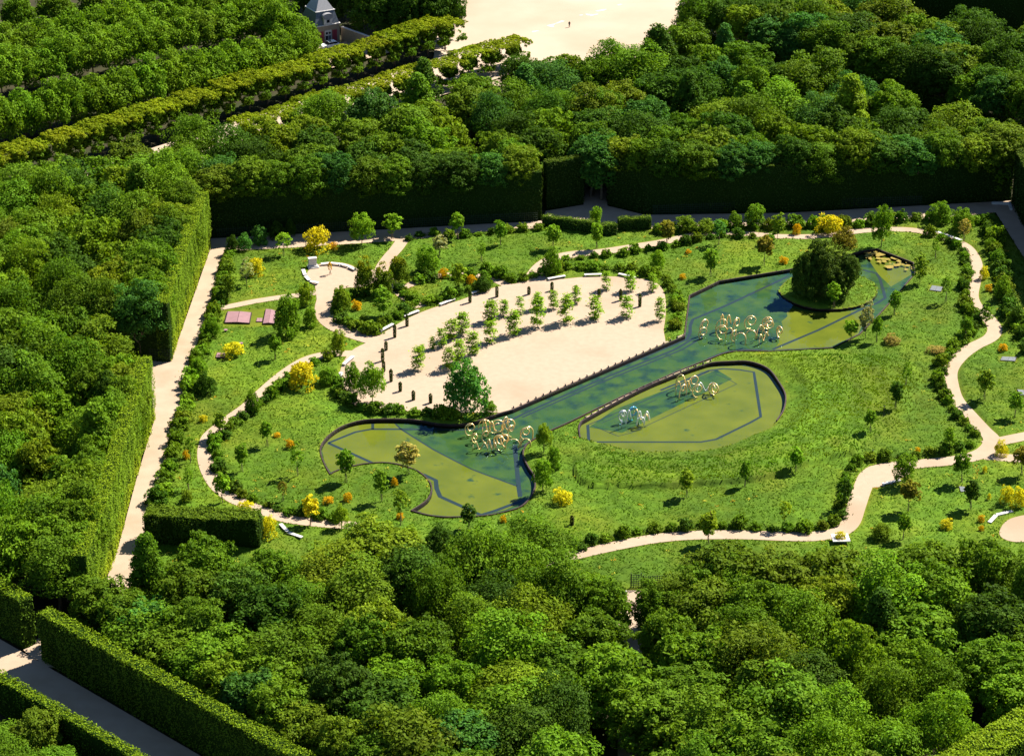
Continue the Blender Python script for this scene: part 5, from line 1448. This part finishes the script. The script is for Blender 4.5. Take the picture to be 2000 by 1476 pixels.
hatch([(444, 610), (492, 612), (488, 633), (438, 632)], 'wide mauve double hatch cover on the left lawn', 'hatch', MAUVE)
hatch([(519, 605), (540, 609), (536, 634), (513, 634)], 'second mauve hatch cover, half under the large round bush', 'hatch', MAUVE)
hatch([(502, 622), (513, 622), (512, 629), (500, 629)], 'small mauve lid between the two hatch covers', 'hatch', MAUVE, .1, False)
hatch([(424, 690), (441, 691), (439, 700), (421, 699)], 'small mauve plank cover beside the low yellow bush', 'hatch', MAUVE, .15, False)
hatch([(1820, 558), (1842, 561), (1838, 570), (1815, 567)], 'dark grey grating in the grass near the upper pond', 'grating', GREYP, .08, False, 'ground_grating')
hatch([(1957, 697), (1986, 698), (1983, 706), (1953, 704)], 'dark grey panels in the grass at the right lawn', 'grating', GREYP, .08, False, 'ground_grating')
hatch([(1986, 761), (2010, 763), (2014, 772), (1992, 772)], 'dark grey panel at the right image edge', 'grating', GREYP, .08, False, 'ground_grating')
hatch([(1873, 950), (1884, 951), (1886, 960), (1876, 961)], 'small grey panel at the foot of a tree on the lower right lawn', 'grating', GREYP, .08, False, 'ground_grating')
for (x, y, lab) in ((441, 649, 'small mauve stool on the left lawn nearest the alley'), (471, 675, 'small mauve stool above the low yellow bush')):
    p = G(x, y); e = empty('garden_stool', (p[0], p[1], 0)); tag(e, lab, 'stool')
    bm = bmesh.new(); bmesh.ops.create_cone(bm, cap_ends=True, segments=14, radius1=.38, radius2=.38, depth=.12, matrix=Matrix.Translation((0, 0, .5))); link('seat', from_bm('seat', bm), e, MAUVE)
    bm = bmesh.new(); bmesh.ops.create_cone(bm, cap_ends=True, segments=12, radius1=.22, radius2=.12, depth=.46, matrix=Matrix.Translation((0, 0, .22))); link('base', from_bm('base', bm), e, BLACK)
# thin posts
for (x, y, h, lab) in ((1725, 826, 33, 'thin tall black post in the meadow beside the dark young tree'), (1704, 895, 16, 'short thin black post at the border above the sand bay')):
    p = G(x, y); s, sv = scales(y); e = empty('thin_post', (p[0], p[1], 0)); tag(e, lab, 'post')
    bm = bmesh.new(); tube(bm, [(0, 0, -.1), (0, 0, h / sv)], .06, 8); link('shaft', from_bm('shaft', bm), e, BLACK)
    bm = bmesh.new(); box(bm, (0, 0, h / sv), (.26, .16, .1)); link('head', from_bm('head', bm), e, BLACK)
# edge posts along canal and basin
bm = bmesh.new(); bmesh.ops.create_cone(bm, cap_ends=True, segments=10, radius1=.14, radius2=.11, depth=.34, matrix=Matrix.Translation((0, 0, .16))); POSTM = from_bm('edge_post', bm)
bm = bmesh.new(); bmesh.ops.create_cone(bm, cap_ends=True, segments=10, radius1=.16, radius2=.05, depth=.06, matrix=Matrix.Translation((0, 0, .36))); POSTC = from_bm('edge_post_cap', bm)
for line, n_, lab in (([(1003, 797), (1336, 655)], 25, 'small black edge post along the terrace side of the canal'), ([(1143, 817), (1200, 786), (1261, 755), (1320, 731), (1388, 706)], 19, 'small black edge post between the canal and the smaller basin')):
    P = GP(line); dl = np.r_[0, np.cumsum(np.hypot(*np.diff(P, axis=0).T))]
    for k in range(n_):
        s_ = dl[-1] * k / (n_ - 1)
        e = link('edge_post', POSTM, None, BLACK); e.location = (np.interp(s_, dl, P[:, 0]), np.interp(s_, dl, P[:, 1]), 0.03); tag(e, lab, 'post', lab.replace('post', 'posts'))
        c = link('cap', POSTC, e, BLACK)
# pale stone kerbs
for line, lab in (([(1146, 815), (1205, 783), (1262, 753), (1322, 728), (1390, 704)], 'pale stone edging between canal and smaller basin'), ([(1000, 797.5), (1336, 653.5)], 'pale stone edging along the terrace side of the canal')):
    bm = bmesh.new(); P = resample(GP(line), 1.5)
    wall_along(bm, P, -.3, .07, .34)
    o = link('stone_edging', from_bm('stone_edging', bm), None, SAND); tag(o, lab, 'edging')


# fountain sculptures: free gold curls
def curls(name, label, cx_, cy_, rx, ry, n_, seed, mats, hh=(1.6, 3.1), tube_r=.115):
    r_ = random.Random(seed)
    c = G(cx_, cy_, ZW)
    e = empty(name, (c[0], c[1], ZW)); tag(e, label, 'sculpture')
    for k in range(n_):
        a = 2 * math.pi * (k + r_.random() * .6) / n_
        f = r_.uniform(.45, 1.05)
        b = G(cx_ + math.cos(a) * rx * f, cy_ + math.sin(a) * ry * f, ZW) - c
        H_ = r_.uniform(*hh); Rr = r_.uniform(.6, 1.25)
        yaw = r_.uniform(-.9, .9)
        dx, dy = math.cos(yaw), math.sin(yaw)
        pts = []
        kind = r_.choice(['arch', 'spiral', 'wave', 'spiral'])
        m_ = 26
        for i in range(m_ + 1):
            t = i / m_
            if kind == 'arch': u, z = -Rr * math.cos(math.pi * 1.15 * t), H_ * math.sin(math.pi * 1.0 * t) ** .75 + (.25 if t > .9 else 0)
            elif kind == 'spiral':
                an = -math.pi / 2 - t * math.pi * 3.1; rr = Rr * (1.25 - .85 * t)
                u, z = rr * math.cos(an), H_ * .62 + rr * math.sin(an) * 1.1 - (1 - t) ** 3 * H_ * .3
            else: u, z = (t - .5) * Rr * 3.2, H_ * .5 + H_ * .45 * math.sin(t * math.pi * 3.2) * (1 - .2 * t)
            pts.append((b[0] + dx * u, b[1] + dy * u, max(z, -.2)))
        bm = bmesh.new()
        tube(bm, pts, tube_r * r_.uniform(.8, 1.15), 7)
        if kind != 'arch': tube(bm, [(pts[0][0], pts[0][1], -.3), pts[0]], tube_r * .6, 6)
        link('curl', from_bm('curl', bm, True), e, r_.choice(mats))


curls('fountain_sculpture', 'cluster of golden curled tubes rising from the left pond arm', 975, 860, 60, 31, 17, 5, [GOLD])
curls('fountain_sculpture', 'cluster of golden curled tubes in the upper pond below the island', 1452, 655, 76, 18, 17, 6, [GOLD])
curls('fountain_sculpture', 'silver curled tubes in the smaller basin, left group', 1240, 826, 32, 10, 6, 7, [SILVER, SILVER, GOLD, BLUEG])
curls('fountain_sculpture', 'golden curled tubes in the smaller basin, right group', 1354, 768, 40, 12, 7, 8, [GOLD, GOLD, GOLD, SILVER])

# ================================================================== FAR THINGS
# pavilion
O = G(664, 82); A_ = G(611, 91)
ux = (A_ - O)[:2]; Wd = np.hypot(*ux); ang = math.atan2(ux[1], ux[0]) - math.pi          # local -x runs to the left corner
e = empty('pavilion', (O[0], O[1], -0.3), ang); tag(e, 'small stone pavilion with slate mansard roof and red shutters', 'building')
Wd = 6.6; Dp = 7.5
bm = bmesh.new(); box(bm, (-Wd / 2, Dp / 2, 2.45), (Wd, Dp, 4.9)); link('wall', from_bm('wall', bm), e, FACADE)
bm = bmesh.new(); box(bm, (-Wd / 2, Dp / 2, 5.02), (Wd + .5, Dp + .5, .24), bev=.03); link('cornice', from_bm('cornice', bm), e, STONE)


def frustum(z0, z1, i0, i1):
    bm = bmesh.new()
    lo_v = [bm.verts.new((x, y, z0)) for x, y in ((-Wd + i0, i0), (-i0, i0), (-i0, Dp - i0), (-Wd + i0, Dp - i0))]
    hi_v = [bm.verts.new((x, y, z1)) for x, y in ((-Wd + i1, i1), (-i1, i1), (-i1, Dp - i1), (-Wd + i1, Dp - i1))]
    for i in range(4): bm.faces.new((lo_v[i], lo_v[(i + 1) % 4], hi_v[(i + 1) % 4], hi_v[i]))
    bm.faces.new(hi_v); bm.faces.new(lo_v[::-1])
    return from_bm('roof', bm)


rf = link('roof', frustum(5.14, 8.2, 0.05, .9), e, SLATE)
bm = bmesh.new(); box(bm, (-Wd / 2, Dp / 2, 8.3), (Wd - 1.4, Dp - 1.4, .2), bev=.03); link('roof_ledge', from_bm('roof_ledge', bm), rf, STONE)
link('upper_roof', frustum(8.4, 11.2, .95, 2.5), rf, SLATEL)
bm = bmesh.new(); box(bm, (-3.1, .45, 6.3), (2.2, 1.4, 2.2))
for k in range(9):
    pass
dm = link('dormer', from_bm('dormer', bm), rf, STONE)
bm = bmesh.new(); bmesh.ops.create_cone(bm, cap_ends=True, segments=24, radius1=1.4, radius2=1.4, depth=1.6, matrix=Matrix.Translation((-3.1, .45, 7.15)) @ Matrix.Rotation(math.pi / 2, 4, 'X') @ Matrix.Diagonal((1, .55, 1, 1)))
link('dormer_hood', from_bm('dormer_hood', bm), rf, SLATEL)
bm = bmesh.new(); box(bm, (-3.1, -.27, 6.4), (.75, .06, 1.5)); link('dormer_window', from_bm('dormer_window', bm), rf, GLASS)
for x in (-1.35, -4.95):
    bm = bmesh.new(); box(bm, (x, -.03, 2.15), (1.25, .08, 2.9), bev=.01); sh = link('shutter', from_bm('shutter', bm), e, REDP)
    bm = bmesh.new(); box(bm, (x, -.08, 2.15), (.05, .03, 2.8)); link('shutter_seam', from_bm('shutter_seam', bm), sh, RIMM)
bm = bmesh.new(); box(bm, (-3.1, -.04, 2.0), (1.75, .1, 3.4), bev=.01); link('door_frame', from_bm('door_frame', bm), e, STONE)
for x in (-3.5, -2.72):
    bm = bmesh.new(); box(bm, (x, -.11, 1.25), (.62, .06, 2.2)); link('door', from_bm('door', bm), e, GLASS if x < -3 else SLATE)
    bm = bmesh.new(); bmesh.ops.create_cone(bm, cap_ends=True, segments=18, radius1=.3, radius2=.3, depth=.06, matrix=Matrix.Translation((x, -.11, 3.0)) @ Matrix.Rotation(math.pi / 2, 4, 'X')); link('fanlight', from_bm('fanlight', bm), e, GLASS)
# yard wall
a, b = GP([(668, 78), (735, 102)])
bm = bmesh.new(); wall_along(bm, resample(np.array([a, b]), 2), -.3, 3.2, .4)
e = link('yard_wall', from_bm('yard_wall', bm), None, FACADE); tag(e, 'low stone yard wall sloping away right of the pavilion', 'wall')
bm = bmesh.new(); wall_along(bm, resample(np.array([a, b]), 2), 3.2, 3.36, .6); link('coping', from_bm('coping', bm), e, STONE)

# white car
p = G(644, 94)
e = empty('parked_car', (p[0], p[1], 0), ang + .02); e.scale = (1.12, 1.1, 1.1); tag(e, 'white parked car with sunroof in front of the pavilion', 'car')
prof = [(-2.1, .35), (-2.12, .72), (-1.95, .9), (-.95, 1.0), (1.9, 1.02), (2.08, .85), (2.1, .4)]


def extrude(prof, w, w2=None, bev=.05):
    bm = bmesh.new()
    A = [bm.verts.new((x, -w / 2, z)) for x, z in prof]; B = [bm.verts.new((x, w / 2, z)) for x, z in prof]
    n = len(prof)
    for i in range(n): bm.faces.new((A[i], A[(i + 1) % n], B[(i + 1) % n], B[i]))
    bm.faces.new(A[::-1]); bm.faces.new(B)
    if bev: bmesh.ops.bevel(bm, geom=bm.edges[:], offset=bev, segments=2, affect='EDGES')
    return bm


link('body', from_bm('body', extrude(prof, 1.78)), e, WHITEP)
link('windows', from_bm('windows', extrude([(-1.0, .95), (-.35, 1.46), (1.25, 1.46), (1.85, .97)], 1.56, bev=.03)), e, GLASS)
bm = bmesh.new(); box(bm, (.48, 0, 1.49), (1.75, 1.5, .07), bev=.03); rf = link('roof', from_bm('roof', bm), e, WHITEP)
bm = bmesh.new(); box(bm, (.1, 0, 1.532), (.7, .9, .02)); link('sunroof', from_bm('sunroof', bm), rf, GLASS)
for x in (-.67, 1.55):
    for y in (-.74, .74):
        bm = bmesh.new(); tube(bm, [(x, y, 1.0), (x + (.34 if x < 0 else -.28), y * .97, 1.47)], .05, 5); link('pillar', from_bm('pillar', bm), e, WHITEP)
for x in (-1.3, 1.3):
    for y in (-.82, .82):
        bm = bmesh.new(); bmesh.ops.create_cone(bm, cap_ends=True, segments=20, radius1=.33, radius2=.33, depth=.2, matrix=Matrix.Translation((x, y, .33)) @ Matrix.Rotation(math.pi / 2, 4, 'X')); wl = link('wheel', from_bm('wheel', bm), e, RUBBER)
        bm = bmesh.new(); bmesh.ops.create_cone(bm, cap_ends=True, segments=16, radius1=.2, radius2=.2, depth=.22, matrix=Matrix.Translation((x, y, .33)) @ Matrix.Rotation(math.pi / 2, 4, 'X')); link('rim', from_bm('rim', bm), wl, SILVER)
for y in (-.62, .62):
    bm = bmesh.new(); box(bm, (-2.08, y, .72), (.08, .36, .16), bev=.02); link('headlight', from_bm('headlight', bm), e, SILVER)

# person on the square
p = G(1112, 53.5, -.3)
me = bpy.data.meshes.new('person')
joints = {'pel': (0, 0, .82, .15), 'che': (0, .01, 1.18, .17), 'nck': (0, .01, 1.38, .06), 'hd0': (0, -.01, 1.47, .085), 'hd1': (0, -.01, 1.58, .075),
          'shl': (-.17, .01, 1.32, .07), 'ell': (-.23, .03, 1.06, .05), 'hal': (-.22, -.04, .82, .04), 'shr': (.17, .01, 1.32, .07), 'elr': (.23, .03, 1.06, .05), 'har': (.22, -.04, .82, .04),
          'hpl': (-.09, 0, .78, .11), 'knl': (-.1, -.04, .45, .075), 'anl': (-.1, .06, .08, .055), 'tol': (-.1, -.1, .04, .045), 'hpr': (.09, 0, .78, .11), 'knr': (.1, -.08, .45, .075), 'anr': (.1, -.04, .08, .055), 'tor': (.1, -.2, .04, .045)}
ks = list(joints)
ed = [('pel', 'che'), ('che', 'nck'), ('nck', 'hd0'), ('hd0', 'hd1'), ('che', 'shl'), ('shl', 'ell'), ('ell', 'hal'), ('che', 'shr'), ('shr', 'elr'), ('elr', 'har'), ('pel', 'hpl'), ('hpl', 'knl'), ('knl', 'anl'), ('anl', 'tol'), ('pel', 'hpr'), ('hpr', 'knr'), ('knr', 'anr'), ('anr', 'tor')]
me.from_pydata([joints[k][:3] for k in ks], [(ks.index(a), ks.index(b)) for a, b in ed], [])
po = link('person', me, None, plain('dark_clothes', (.02, .016, .018), .9))
po.location = (p[0], p[1], -.3); po.scale = (1, 1, .95)
md = po.modifiers.new('skin', 'SKIN')
for i, k in enumerate(ks):
    me.skin_vertices[0].data[i].radius = (joints[k][3],) * 2
me.skin_vertices[0].data[0].use_root = True
po.modifiers.new('sub', 'SUBSURF').levels = 1
tag(po, 'person in dark clothes walking alone on the sand square', 'person')
print('objects', len(bpy.data.objects))
